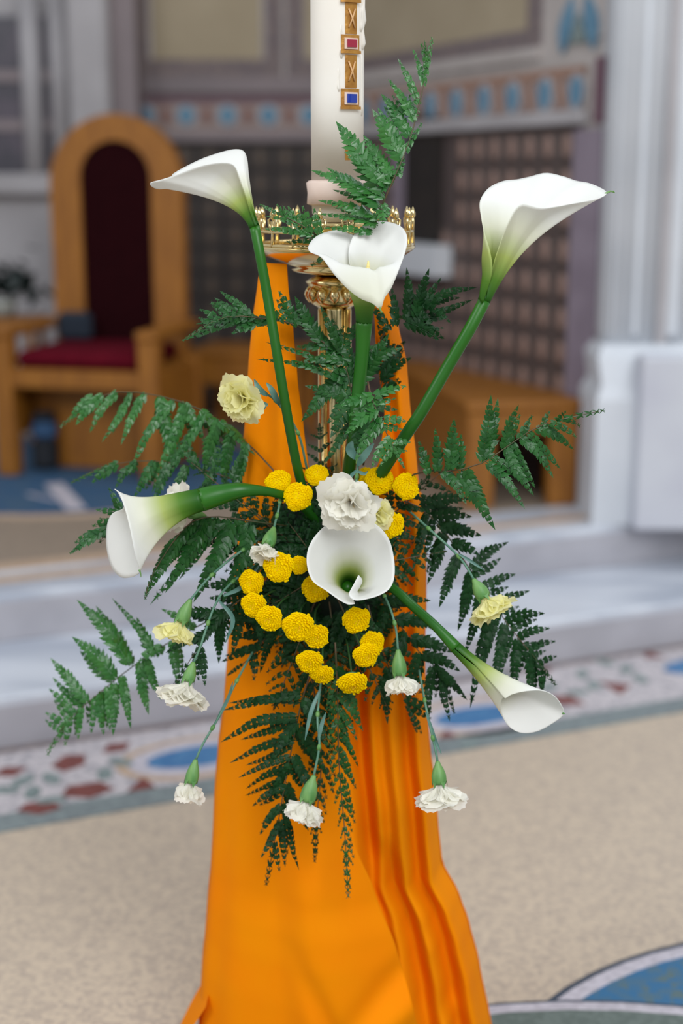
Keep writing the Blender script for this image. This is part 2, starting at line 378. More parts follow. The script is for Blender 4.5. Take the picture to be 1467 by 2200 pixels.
# frieze
wbox('frieze_field', .0, sE + .03, zT + .045, zF1, 0, .01, 'plaster_rose')
wbox('frieze_moulding', .0, sE + .05, zT, zT + .05, 0, .04, 'stone_grey', .006)
wbox('frieze_border', .0, sE + .03, zF1 - .03, zF1, 0, .016, 'brown_scroll'); wbox('frieze_border', .0, sE + .03, zT + .05, zT + .075, 0, .016, 'plaster_rose')
zc = (zT + zF1) / 2 + .012
def oval(s, z, rs, rz, o, m, name, n=16):
    return one('prism', [wq(s + rs * math.cos(2 * math.pi * k / n), z + rz * math.sin(2 * math.pi * k / n), .01) for k in range(n)], WN * o).build(name, m, wr)
OV = [ws(p) for p in (1240, 1173, 1105, 1044, 985, 930, 880, 832, 790)]
for i, s in enumerate(OV):
    oval(s, zc, .052, .068, .008, 'stone_grey', 'medallion_rim'); oval(s, zc, .037, .052, .014, 'wall_blue', 'blue_medallion')
    if i + 1 < len(OV):
        sm = (s + OV[i + 1]) / 2
        one('tube', [wq(sm + .018 * math.sin(k * .9), zc - .06 + .12 * k / 7, .018) for k in range(8)], .010, 6).build('scroll_ornament', 'brown_scroll', wr, True)
# panel above
zP = wpt(1150, 68).z; sP0, sP1 = ws(600), ws(1148)
wbox('panel_field', .0, sP1 - .05, zP, 4.4, 0, .006, 'ochre')
wbox('panel_frame', .0, sP1 + .02, zP - .055, zP + .01, 0, .014, 'dark_frame'); wbox('panel_frame', sP1 - .06, sP1 + .02, zP, 4.4, 0, .014, 'dark_frame')
wbox('panel_moulding', .0, sP1 + .02, zP - .10, zP - .055, 0, .02, 'plaster')
sL, sR = ws(1192), ws(1285)
wbox('leaf_panel', sL - .02, sR + .02, zF1 + .09, 4.4, 0, .008, 'plaster')
zl = wpt(1240, 112).z
for k in range(6):
    z0 = zl + k * .26
    for (s0, sg) in ((sL + .04, 1), (sR - .04, -1)):
        P = []
        for q in range(13):
            t = q / 12; P.append(wq(s0 + sg * (.035 * math.sin(t * math.pi) + .05 * t), z0 + .19 * t, .008))
        for q in range(11, 0, -1):
            t = q / 12; P.append(wq(s0 + sg * (-.045 * math.sin(t * math.pi) + .05 * t), z0 + .19 * t, .008))
        one('prism', P, WN * .012).build('blue_leaf', 'wall_blue', wr)
    one('prism', [wq((sL + sR) / 2 - .05, z0 + .03, .008), wq((sL + sR) / 2 + .05, z0 + .03, .008), wq((sL + sR) / 2, z0 + .13, .008)], WN * .01).build('green_leaf', 'tess_green', wr)

# ---- back wall
YB = 7.2
wb = struct(one('box', (-1.1, YB + .15, 2.3), (2.04, .3, 4.6)).build('wall_back', 'plaster'), 'dim painted apse wall behind the throne with dark tile dado', 'wall')
BAX = (V((1, 0, 0)), V((0, -1, 0)), ZZ)
def bp(px, py): d = FW + RT * ((px - 733.5) / FPX) + UP * ((1100 - py) / FPX); return CAM + d * (YB / d.y)
def bbox(name, x0, x1, z0, z1, o0, o1, m, bev=0, parent=wb, Y=YB):
    return one('box', ((x0 + x1) / 2, Y - (o0 + o1) / 2, (z0 + z1) / 2), (x1 - x0, o1 - o0, z1 - z0), BAX, bev=bev).build(name, m, parent)
XL = bp(275, 400).x; XC = -.08
zb0 = bp(500, 306).z; zb1 = bp(500, 207).z
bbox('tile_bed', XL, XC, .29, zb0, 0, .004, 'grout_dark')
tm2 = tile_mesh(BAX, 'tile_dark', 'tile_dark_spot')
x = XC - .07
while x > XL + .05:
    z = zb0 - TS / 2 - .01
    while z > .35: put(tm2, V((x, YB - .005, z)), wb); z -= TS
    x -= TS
bbox('frieze_field', XL, XC, zb0 + .05, zb1, 0, .01, 'plaster_rose'); bbox('frieze_moulding', XL, XC, zb0, zb0 + .05, 0, .04, 'stone_mauve', .006)
bbox('frieze_border', XL, XC, zb1 - .03, zb1, 0, .016, 'maroon'); bbox('string_course', XL, XC, zb1 + .01, zb1 + .09, 0, .03, 'stone_mauve', .006)
zc = bp(500, 248).z
def boval(x, z, rx, rz, o, m, name, n=14):
    return one('prism', [V((x + rx * math.cos(2 * math.pi * k / n), YB - .01, z + rz * math.sin(2 * math.pi * k / n))) for k in range(n)], (0, -o, 0)).build(name, m, wb)
for k in range(5):
    x = bp(313 + 88 * k, 248).x; boval(x, zc, .055, .055, .008, 'stone_grey', 'medallion_rim'); boval(x, zc, .040, .042, .014, 'wall_blue', 'blue_medallion')
    x = bp(313 + 88 * k + 44, 248).x; boval(x, zc, .03, .04, .010, 'brown_scroll', 'scroll_ornament'); boval(x, zc, .015, .025, .013, 'maroon', 'scroll_ornament')
xa, xb, zz = bp(325, 0).x, bp(560, 0).x, bp(450, 128).z
bbox('panel_field', xa, xb, zz, 4.4, 0, .006, 'ochre')
bbox('panel_frame', xa - .10, xb + .10, zz - .09, zz, 0, .014, 'dark_frame'); bbox('panel_frame', xa - .10, xa - .02, zz, 4.4, 0, .014, 'dark_frame'); bbox('panel_frame', xb + .02, xb + .10, zz, 4.4, 0, .014, 'dark_frame')
xa2 = bp(655, 0).x
bbox('panel_field', xa2, XC, zz, 4.4, 0, .006, 'ochre'); bbox('panel_frame', xa2 - .09, XC, zz - .09, zz, 0, .014, 'dark_frame'); bbox('panel_frame', xa2 - .09, xa2 - .01, zz, 4.4, 0, .014, 'dark_frame')

# ---- left: pilaster and dim arcade
def yb(px, py, Y): d = FW + RT * ((px - 733.5) / FPX) + UP * ((1100 - py) / FPX); return CAM + d * (Y / d.y)
pl = MB(); a = yb(143, 0, 6.9).x; b = yb(232, 0, 6.9).x; c_ = yb(292, 0, 7.0).x
pl.box(((a + b) / 2, 7.0, 2.4), (b - a, .3, 4.8), bev=.02)
po = struct(pl.build('trim_1', 'stone_grey'), 'pale grey stone pilaster left above the throne', 'pilaster')
one('box', ((b + c_) / 2, 7.06, 2.4), (c_ - b, .24, 4.8)).build('pilaster_return', 'stone_mauve', po)
wl = struct(one('box', (-2.4, 7.3, 2.3), (2.6, .3, 4.6)).build('wall_left', 'stone_grey'), 'grey stone wall with tall dim window panels at far left', 'wall')
xw = lambda p: yb(p, 200, 7.13).x
zw0, zw1 = yb(30, 368, 7.13).z, yb(30, 35, 7.13).z
for (p0, p1) in ((-60, 54), (92, 128)):
    x0, x1 = xw(p0), xw(p1)
    one('box', ((x0 + x1) / 2, 7.135, (zw0 + zw1) / 2), (x1 - x0, .02, zw1 - zw0)).build('window_panel', 'window_dark', wl)
    for zz_ in (.3, .62): one('box', ((x0 + x1) / 2, 7.12, zw0 + (zw1 - zw0) * zz_), (x1 - x0, .02, .05)).build('window_bar', 'stone_mauve', wl)
for p in (-75, 73, 135): one('tube', [(xw(p), 7.1, zw0 - .02), (xw(p), 7.1, zw1 + .1)], .05, 12).build('slim_column', 'stone_grey', wl, True)
one('box', (-2.2, 7.1, zw0 - .06), (2.3, .1, .10), bev=.01).build('window_sill', 'stone_grey', wl)

# ---- right pillar
pY = 4.93
def px_at(px, Y, py=600): return yb(px, py, Y).x
pil = MB()
zB = yb(1350, 745, 4.85).z
xl = px_at(1306, 4.9); xr = xl + .75
pil.box(((xl + xr) / 2, 5.25, (zB + 4.8) / 2), (xr - xl, .6, 4.8 - zB), bev=.03)
pilo = struct(pil.build('wall_right_pillar', 'stone'), 'pale blue-white stone pillar with slim shafts on a flared base', 'pillar')
for (p, r) in ((1345, .075), (1397, .06), (1485, .07)):
    one('tube', [(px_at(p, 4.92), 4.94 + r, zB), (px_at(p, 4.92), 4.94 + r, 4.8)], r, 14).build('pillar_shaft', 'stone', pilo, True)
one('box', (px_at(1428, 4.92), 4.945, (zB + 4.8) / 2), (.035, .02, 4.8 - zB)).build('pillar_groove', 'stone_grey', pilo)
bb = MB()
def ring(x0, x1, y0, y1, z): return [V((x0, y0, z)), V((x1, y0, z)), V((x1, y1, z)), V((x0, y1, z))]
x00 = px_at(1278, 4.82, 900)
zs = yb(1300, 860, 4.82).z
R = [ring(x00, xr + .1, 4.80, 5.6, .286), ring(x00, xr + .1, 4.80, 5.6, zs), ring(x00 + .02, xr + .08, 4.83, 5.6, zs + .05), ring(xl - .03, xr + .02, 4.86, 5.6, zB - .04), ring(xl - .01, xr, 4.90, 5.6, zB)]
vs = [v for r in R for v in r]; bb.add(vs, [(i * 4 + k, i * 4 + (k + 1) % 4, (i + 1) * 4 + (k + 1) % 4, (i + 1) * 4 + k) for i in range(4) for k in range(4)] + [(16, 17, 18, 19)])
bb.build('pillar_base', 'stone', pilo)
one('box', (px_at(1425, 4.77, 900) + .12, 4.78, (.286 + zB - .02) / 2), (.42, .12, zB - .02 - .286), bev=.008).build('pillar_plinth', 'plinth', pilo)

# ---- throne
CA = math.radians(-13)
cX = V((math.cos(CA), math.sin(CA), 0)); cY = V((-math.sin(CA), math.cos(CA), 0))    # seat across, depth (to the back)
CO = V((-1.045, 5.52, .298))       # front middle on the carpet
th = thing('throne_chair', 'tall round-backed oak throne with dark crimson padding', 'chair', CO)
def cp(x, y, z): return CO + cX * x + cY * y + ZZ * z
def cbox(name, x0, x1, y0, y1, z0, z1, m='wood', bev=.006, parent=th, CP=None, AX=None):
    c = (CP or cp)((x0 + x1) / 2, (y0 + y1) / 2, (z0 + z1) / 2)
    return one('box', c, (x1 - x0, y1 - y0, z1 - z0), AX or (cX, cY, ZZ), bev=bev).build(name, m, parent)
for s in (-1, 1):
    cbox('leg', s * .305 - .04, s * .305 + .04, 0, .075, 0, .555)
    cbox('leg', s * .305 - .04, s * .305 + .04, .5, .56, 0, .44)
    cbox('armrest', s * .305 - .045, s * .305 + .045, -.01, .52, .555, .59)
    cbox('side_panel', s * .305 - .015, s * .305 + .015, .07, .5, .15 if s < 0 else .02, .42)
cbox('front_rail', -.27, .27, .01, .05, .355, .43)
cbox('seat_board', -.28, .28, .02, .53, .40, .43)
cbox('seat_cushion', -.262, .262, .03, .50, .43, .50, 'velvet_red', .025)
cbox('lower_back_panel', -.27, .27, .50, .53, .05, .42); cbox('inner_panel', -.27, .27, .22, .24, .0, .40)
hw, iw, zb_, zo = .290, .155, .42, 1.42 - .290
def arch(h, z0, zc, y, n=24, zs=1.0): return [cp(-h, y, z0)] + [cp(-h * math.cos(math.pi * k / n), y, zc + h * zs * math.sin(math.pi * k / n)) for k in range(n + 1)] + [cp(h, y, z0)]
bk = MB(); bk.band(arch(hw, zb_, zo, .50), arch(iw, zb_, zo + .03, .50), cY * .06); bk.build('backrest_frame', 'wood', th)
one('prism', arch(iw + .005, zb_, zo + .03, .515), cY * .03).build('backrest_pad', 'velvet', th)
bag = thing('dark_bag', 'dark bag with a blue band standing under the throne', 'bag', fl(100, 1008, .298))
bo = fl(100, 1008, .298)
one('box', bo + V((0, 0, .065)), (.10, .09, .13), bev=.02).build('bag_body', 'bag_dark', bag); one('box', bo + V((0, 0, .165)), (.098, .085, .07), bev=.015).build('blue_band', 'bag_blue', bag); one('box', bo + V((0, 0, .22)), (.09, .08, .04), bev=.012).build('bag_top', 'bag_dark', bag)
cu = thing('navy_cushion', 'navy cushion tucked between armrest and seat of throne', 'cushion', cp(-.19, .40, .505))
one('box', cp(-.175, .44, .56), (.15, .06, .12), (cX, cY, ZZ), bev=.02).build('cushion_body', 'navy', cu)
# stool to the right of the throne
so = V((-.43, 6.16, .298)); st = thing('oak_stool', 'low oak stool standing right beside the throne', 'stool', so)
SP = lambda x, y, z: so + cX * x + cY * y + ZZ * z
cbox('seat', -.26, .26, 0, .40, .40, .43, parent=st, CP=SP); cbox('apron', -.24, .24, .01, .04, .28, .40, parent=st, CP=SP)
for s in (-1, 1):
    for y in (.03, .36): cbox('leg', s * .225 - .02, s * .225 + .02, y - .02, y + .02, 0, .40, parent=st, CP=SP)
cbox('back_panel', -.21, .21, .34, .36, .06, .40, parent=st, CP=SP)
# plant on a pedestal behind the left armrest
po_ = V((-1.50, 6.35, .298)); ped = thing('side_table', 'small oak side table behind the left armrest', 'table', po_)
one('box', po_ + V((0, 0, .55)), (.34, .30, .03), bev=.006).build('table_top', 'wood', ped)
for sx in (-1, 1):
    for sy in (-1, 1): one('box', po_ + V((sx * .14, sy * .12, .27)), (.03, .03, .54)).build('leg', 'wood', ped)
plant = thing('potted_plant', 'dark green leafy plant in pale pot on side table', 'plant', po_ + V((0, 0, .565)))
one('lathe', [(.04, 0), (.055, .03), (.065, .08), (.06, .082)], po_ + V((0.0, 0, .565)), n=18).build('pot', 'pot', plant, True)
rp = random.Random(5)
for k in range(70):
    c = po_ + V((rp.gauss(.02, .075), rp.gauss(0, .05), .70 + abs(rp.gauss(0, .065)) - .02)); c.z -= abs(c.x - po_.x) * .3
    d = V((rp.gauss(0, 1), rp.gauss(0, 1), rp.gauss(.3, .7))).normalized(); q = d.cross(V((rp.random(), rp.random(), rp.random()))).normalized(); L = .05; u_ = d.cross(q)
    link('leaf', [c - d * L, c - d * .2 * L + q * .022, c + d * L * .4 + q * .018, c + d * L, c + d * L * .4 - q * .018, c - d * .2 * L - q * .022, c + u_ * .008], [(0, 1, 6), (1, 2, 6), (2, 3, 6), (3, 4, 6), (4, 5, 6), (5, 0, 6)], 'leaf_black', plant)

# right bench along the wall
bE0 = fl(1003, 1094, .289); bE1 = fl(1236, 1084, .289)
bx = (bE1 - bE0).normalized(); by = V((-bx.y, bx.x, 0)); BW = (bE1 - bE0).length
if by.y < 0: by = -by
by = (-WD - bx * (-WD).dot(bx)).normalized()
bench = thing('oak_bench', 'long oak bench with open end along the tiled wall', 'bench', (bE0 + bE1) / 2)
BP = lambda x, y, z: bE0 + bx * x + by * y + ZZ * z
BA = (bx, by, ZZ)
bh = .39
def bb_(name, x0, x1, y0, y1, z0, z1, bev=.006): return cbox(name, x0, x1, y0, y1, z0, z1, parent=bench, CP=BP, AX=BA, bev=bev)
bb_('seat', -.01, BW + .005, -.01, 1.25, bh - .035, bh)
bb_('end_post', 0, .10, 0, .06, 0, bh - .035); bb_('end_post', BW - .105, BW, 0, .06, 0, bh - .035)
bb_('end_rail', .10, BW - .105, 0, .05, bh - .12, bh - .035)
bb_('front_panel', 0, .03, .06, 1.2, 0, bh - .035); bb_('back_panel', BW - .03, BW, .06, 1.2, .0, bh - .035); bb_('inner_divider', .03, BW - .03, .65, .68, 0.05, bh - .035)
# ================================================================ CANDLE STAND
AXS = V((-.010, 2.10, 0))
def az(py):             # height on the stand's axis seen at image row py
    d = FW + UP * ((1100 - py) / FPX); return (CAM + d * (AXS.y / d.y)).z
stand = thing('candle_stand', 'tall polished brass candle stand wrapped in orange cloth', 'candle stand', AXS)
zr = az(532)
one('lathe', [(.155, 0), (.155, .02), (.12, .035), (.05, .06), (.03, .09)], AXS, n=40).build('base', 'brass', stand, True)
one('lathe', [(.024, .08), (.024, .5), (.030, .52), (.024, .54), (.024, .9), (.031, .92), (.024, .94), (.022, az(665)), (.022, az(660))], AXS, n=24).build('shaft', 'brass', stand, True)
for k in range(4):
    a = math.pi / 4 + k * math.pi / 2; c = AXS + V((math.cos(a), math.sin(a), 0)) * .027
    one('tube', [c + ZZ * .1, c + ZZ * az(662)], .0055, 10).build('shaft_rod', 'brass', stand, True)
one('lathe', [(.020, az(664)), (.034, az(652)), (.037, az(640)), (.030, az(622)), (.040, az(612)), (.043, az(604)), (.034, az(596)), (.024, az(590))], AXS, n=20).build('knop', 'brass', stand, True)
for k in range(12):
    a = 2 * math.pi * k / 12; c = AXS + V((math.cos(a), math.sin(a), 0)) * .037 + ZZ * az(632)
    one('lathe', [(.001, -.012), (.006, -.006), (.008, 0), (.006, .006), (.001, .012)], c, n=8).build('bead', 'brass', stand, True)
one('lathe', [(.022, az(592)), (.060, az(583)), (.063, az(578)), (.055, az(574)), (.080, az(562)), (.100, az(550)), (.112, az(538)), (.117, az(532)), (.117, az(527)), (.110, az(527)), (.085, az(545)), (.03, az(552))], AXS, n=56).build('drip_bowl', 'brass', stand, True)
gal = MB(); zg = az(527); NG = 18
for k in range(NG):
    a = 2 * math.pi * k / NG; rad = V((math.cos(a), math.sin(a), 0)); tn = V((-rad.y, rad.x, 0)); c = AXS + rad * .113 + ZZ * zg
    g = MB()
    g.tube([c, c + ZZ * .018, c + ZZ * .036], [.0035, .0022, .003], 6)
    for s in (-1, 1): g.tube([c + ZZ * .020, c + ZZ * .030 + tn * s * .007, c + ZZ * .038 + tn * s * .0085, c + ZZ * .040 + tn * s * .005], [.002, .0022, .002, .001], 5)
    g.lathe([(.0005, -.006), (.0042, -.001), (.0038, .004), (.0005, .012)], c + ZZ * .043, n=6)
    g.build('gallery_finial', 'brass', stand, True)
for (zz2, r2) in ((zg + .002, .003), (zg + .021, .0022)):
    one('tube', [AXS + V((math.cos(t), math.sin(t), 0)) * .113 + ZZ * zz2 for t in [2 * math.pi * k / 48 for k in range(49)]], r2, 6, cap=False).build('gallery_rail', 'brass', stand, True)
one('lathe', [(.02, az(552)), (.024, az(520)), (.052, az(490)), (.054, az(478)), (.046, az(478))], AXS + V((.002, 0, 0)), n=32).build('candle_cup', 'brass', stand, True)
# candle
cz0 = az(476); cc = AXS + V((.004, 0, 0))
candle = thing('paschal_candle', 'thick ivory candle decorated with gold framed jewel squares', 'candle', cc + ZZ * cz0)
rC = .0372
one('lathe', [(.030, cz0), (.036, cz0 + .012), (rC, cz0 + .03), (rC, az(440)), (rC + .0005, az(200)), (rC, 2.02), (.034, 2.025)], cc, n=48).build('wax_body', 'wax', candle, True)
one('lathe', [(rC, az(441)), (rC + .007, az(438)), (rC + .006, az(415)), (rC + .008, az(393)), (rC + .004, az(388)), (rC, az(387))], cc, n=48, wob=.012).build('wax_collar', 'wax_pink', candle, True)
def on_candle(ang, z, off=0): return cc + V((math.sin(ang), -math.cos(ang), 0)) * (rC + off) + ZZ * z
GA = .50
def cpatch(name, a0, a1, z0, z1, o0, o1, m, parent=candle, n=6):
    vs = []
    for o_ in (o0, o1):
        for j in (0, 1):
            for i in range(n + 1): vs.append(on_candle(a0 + (a1 - a0) * i / n, (z0, z1)[j], o_))
    m_ = n + 1; fs = []
    for i in range(n): fs += [(2 * m_ + i, 2 * m_ + i + 1, 3 * m_ + i + 1, 3 * m_ + i), (i, i + 1, 2 * m_ + i + 1, 2 * m_ + i), (m_ + i, 3 * m_ + i, 3 * m_ + i + 1, m_ + i + 1)]
    fs += [(0, 2 * m_, 3 * m_, m_), (n, m_ + n, 3 * m_ + n, 2 * m_ + n)]
    return link(name, vs, fs, m, parent, False)
for (y0, y1, g) in ((10, -28, 'gem_blue'), (118, 80, 'gem_red'), (236, 194, 'gem_blue'), (-70, -108, 'gem_red')):
    z0, z1 = az(y0), az(y1); fr = cpatch('gold_frame', GA - .36, GA + .36, z0, z1, 0, .0035, 'gold_leaf')
    dz = (z1 - z0); cpatch('gem_rim', GA - .25, GA + .25, z0 + dz * .2, z1 - dz * .18, .003, .0052, 'wax_pink'); cpatch('gem', GA - .17, GA + .17, z0 + dz * .3, z1 - dz * .27, .004, .0075, g)
    cpatch('gold_ledge', GA - .38, GA + .38, z0 - .001, z0 + .003, 0, .006, 'gold_leaf')
for (y0, y1) in ((78, 12), (192, 122), (-32, -68), (345, 320)):
    z0, z1 = az(y0), az(y1); cpatch('gold_strip', GA - .2, GA + .28, z0, z1, 0, .0018, 'gold_leaf')
    zm = (z0 + z1) / 2; hh = (z1 - z0) * .3
    for s in (-1, 1):
        one('tube', [on_candle(GA + .04 + s * .12, zm - hh, .003), on_candle(GA + .04, zm, .004), on_candle(GA + .04 + s * .13, zm + hh, .003)], .0012, 6).build('gold_filigree', 'gold_pale', candle, True)
rd = random.Random(9)
for (a, y0, y1, r) in ((1.20, 15, 108, .005), (1.05, 20, 70, .004), (.15, 60, 130, .003), (1.3, -40, 60, .005), (1.15, 120, 250, .003), (.05, 150, 200, .0025)):
    P = [on_candle(a + rd.uniform(-.02, .02), az(y0 + (y1 - y0) * k / 7), 0) for k in range(8)]
    one('tube', P, [r * .4] + [r * .6] * 4 + [r * .8, r, r * .5], 8).build('wax_drip', 'wax', candle, True)

# ================================================================ ORANGE CLOTH
# outlines at image rows: y -> (left, right) silhouette, inner edges
def interp(T, y):
    if y <= T[0][0]: return T[0][1:]
    for a, b in zip(T, T[1:]):
        if y <= b[0]:
            t = (y - a[0]) / (b[0] - a[0]); t2 = t * t * (3 - 2 * t) * .35 + t * .65; return tuple(p + (q - p) * t2 for p, q in zip(a[1:], b[1:]))
    return T[-1][1:]
SIL = [(560, 566, 806), (600, 554, 826), (700, 541, 856), (780, 534, 874), (860, 529, 880), (1000, 519, 896), (1100, 512, 908), (1200, 505, 914), (1300, 498, 914), (1400, 490, 911), (1500, 483, 914), (1600, 470, 922), (1700, 462, 934), (1760, 460, 939), (1850, 455, 948), (1920, 448, 985), (1980, 444, 1006), (2060, 436, 1027), (2200, 428, 1054), (2260, 420, 1075)]
LE = [(560, 618), (600, 621), (700, 633), (800, 642), (900, 655), (1000, 668), (1080, 690), (1200, 705), (1350, 725), (1470, 742), (1650, 752), (1740, 762), (1830, 800), (1950, 846), (2060, 880), (2140, 897), (2260, 893)]
RS = [(560, 795), (640, 800), (720, 806), (800, 815), (880, 826), (960, 815), (1040, 780), (1100, 745), (1200, 720), (1300, 715), (1450, 720), (1700, 735), (1830, 770), (1950, 810), (2060, 850), (2260, 860)]
def cloth_pt(y, px, off, back=False):
    xl, xr = interp(SIL, y); zc_ = az(y); c = (xl + xr) / 2; a = (xr - xl) / 2
    D0 = (V((0, AXS.y, zc_)) - CAM).dot(FW)
    k = D0 / FPX; X = (px - 733.5) * k; q = max(-1, min(1, (px - c) / a)); dep = a * k * .62 * math.sqrt(max(0, 1 - q * q))
    return V((X, AXS.y + (dep if back else -dep) - (0 if back else off) + .0 , zc_))
cloth = thing('draped_cloth', 'bright orange cloth draped in folds down the brass stand', 'cloth', AXS)
def sheet(name, xa, xb, nu, nv, fold, y0=563, y1=2262, back=False, m='cloth'):
    vs = []; fs = []
    for j in range(nv + 1):
        y = y0 + (y1 - y0) * j / nv; a = xa(y); b = xb(y)
        for i in range(nu + 1):
            u = i / nu; px = a + (b - a) * u
            vs.append(cloth_pt(y, px, fold(u, y, px), back))
    for j in range(nv):
        for i in range(nu): fs.append((j * (nu + 1) + i, (j + 1) * (nu + 1) + i, (j + 1) * (nu + 1) + i + 1, j * (nu + 1) + i + 1))
    o = link(name, vs, fs, m, cloth)
    md = o.modifiers.new('thick', 'SOLIDIFY'); md.thickness = .0015
    return o
def smst(a, b, x): t = max(0, min(1, (x - a) / (b - a))); return t * t * (3 - 2 * t)
def foldL(u, y, px):
    g = smst(560, 700, y)
    f = .005 * math.sin(u * 9 + y * .0012) * (1 - .6 * smst(1100, 1500, y)) + .010 * math.exp(-((u - .60) / .14) ** 2) * (1 - smst(1000, 1400, y))
    d1 = px - (655 + (y - 1800) * .10)               # long crease falling from under the ferns
    f += .022 * smst(-70, 10, d1) * (1 - smst(30, 230, d1)) * smst(1650, 1850, y)
    d2 = (px - 690) * .86 - (y - 2040) * .38         # slanting slack folds
    f -= .012 * math.exp(-(d2 / 22) ** 2) * smst(1900, 2060, y)
    d3 = (px - 800) * .62 + (y - 2110) * .78
    f += .018 * math.exp(-(d3 / 34) ** 2) * smst(700, 820, px) - .010 * math.exp(-((d3 + 60) / 26) ** 2) * smst(700, 820, px)
    f -= .010 * math.exp(-((px - 505 - (y - 1500) * -.06) / 24) ** 2) * smst(1450, 1650, y)
    f += .006 * NZ.noise(V((px * .007, y * .0028, 3)))
    return f * g + .016 * smst(900, 1300, y)
sheet('front_panel', lambda y: interp(SIL, y)[0], lambda y: interp(LE, y)[0], 60, 200, foldL)
def foldR(u, y, px):
    xl, xr = interp(SIL, y); k = (xr - px)
    sp_ = 1 + .35 * smst(1800, 2200, y)
    x = k / sp_ + 5 * NZ.noise(V((.3, y * .0016, 1.7))) + 9 * NZ.noise(V((px * .006, y * .0012, 5)))
    amp = .0115 + .006 * smst(1400, 2100, y)
    f = amp * (math.sin(x / 52 * 2 * math.pi - 1.2) + .55 * math.sin(x / 83 * 2 * math.pi + .6)) * (.25 + .75 * smst(0, 30, k))
    f -= .03 * math.exp(-((px - interp(LE, y)[0] - 28) / 34) ** 2) * smst(1250, 1500, y)
    f += .006 * NZ.noise(V((px * .012, y * .003, 9)))
    f += .014 * math.exp(-(((px - 958) + (y - 2110) * .25) / 20) ** 2) * smst(2080, 2130, y)
    return f * smst(560, 720, y)
sheet('gathered_panel', lambda y: interp(RS, y)[0], lambda y: interp(SIL, y)[1], 110, 200, foldR)
sheet('back_panel', lambda y: interp(SIL, y)[0], lambda y: interp(SIL, y)[1], 40, 60, lambda u, y, px: 0, y0=1060, back=True)
# floor corner of the cloth at lower left
cv = []; cf = []
for j in range(9):
    for i in range(9):
        u, v = i / 8, j / 8; q = V((-.205 - .105 * u - .01 * v, 2.10 - .08 * v + .03 * math.sin(u * 3), .003 + .20 * (1 - u) ** 1.1 * (1 - .15 * v) + .006 * math.sin(u * 5 + v * 3))); cv.append(q)
for j in range(8):
    for i in range(8): cf.append((j * 9 + i, (j + 1) * 9 + i, (j + 1) * 9 + i + 1, j * 9 + i + 1))
link('trailing_corner', cv, cf, 'cloth', cloth)

# ================================================================ FERNS
def pinna(name, P, width, nrm, parent, m, n=None, seed=0, sharp=1.0, term=True):
    """one serrated pinna: P = list of control points, width = full width (m)"""
    r = random.Random(seed); L = sum((b - a).length for a, b in zip(P, P[1:]))
    n = n or max(4, min(12, int(L / .0076)))
    pts = cr(P, 24) if len(P) > 2 else [P[0].lerp(P[1], k / 23) for k in range(24)]
    b = MB()
    def at_(q): x = q * 23; i = min(22, int(x)); return pts[i].lerp(pts[i + 1], x - i), (pts[i + 1] - pts[i]).normalized()
    cup = r.uniform(.1, .35)
    for k in range(n):
        q = .06 + .88 * k / (n - 1); pr = (math.sin(math.pi * min(1, (q * .80 + .20)) ** .9) ** .75) * (1 - q * .25)
        p, t = at_(q); s = t.cross(nrm).normalized(); nn = s.cross(t).normalized()
        for sg in (-1, 1):
            l = width * .5 * pr * r.uniform(.85, 1.12); d = (s * sg * .80 + t * .60 - nn * cup * .5 + V((0, 0, -.06)) + nn * r.uniform(-.18, .18)).normalized()
            wd = (t - d * t.dot(d)).normalized() * (L / n) * .64 * (.75 + .25 * pr); wd = (wd + nn * wd.length * r.uniform(-.35, .35) * sg)
            l = max(l, .0015); up = nn * wd.length * .12
            S = ((0, .98), (.2, 1.04), (.28, .80), (.45, .90), (.53, .64), (.70, .56), (.77, .32))
            v = [p + up * .5, p + d * l * .5 + up, p + d * l + wd * .10] + [p + d * l * a_ - wd * w_ for a_, w_ in S] + [p + d * l * a_ + wd * w_ for a_, w_ in S]
            b.add(v, [(0, 3, 4, 5, 6, 7, 8, 9, 2, 1), (0, 1, 2, 16, 15, 14, 13, 12, 11, 10)])
    p, t = at_(.92); e = at_(1)[0] + t * L * .06; s = t.cross(nrm).normalized() * width * .10
    b.add([p - s, p + s, e], [(0, 1, 2)])
    b.tube([pts[0], pts[8], pts[16], pts[23]], [.0008, .0007, .0005, .0003], 5)
    return b.build(name, m, parent)
def lat(poly, s):
    i = min(len(poly) - 2, int(s * (len(poly) - 1))); f = s * (len(poly) - 1) - i
    return poly[i].lerp(poly[i + 1], f), (poly[i + 1] - poly[i]).normalized()
TOCAM = -FW
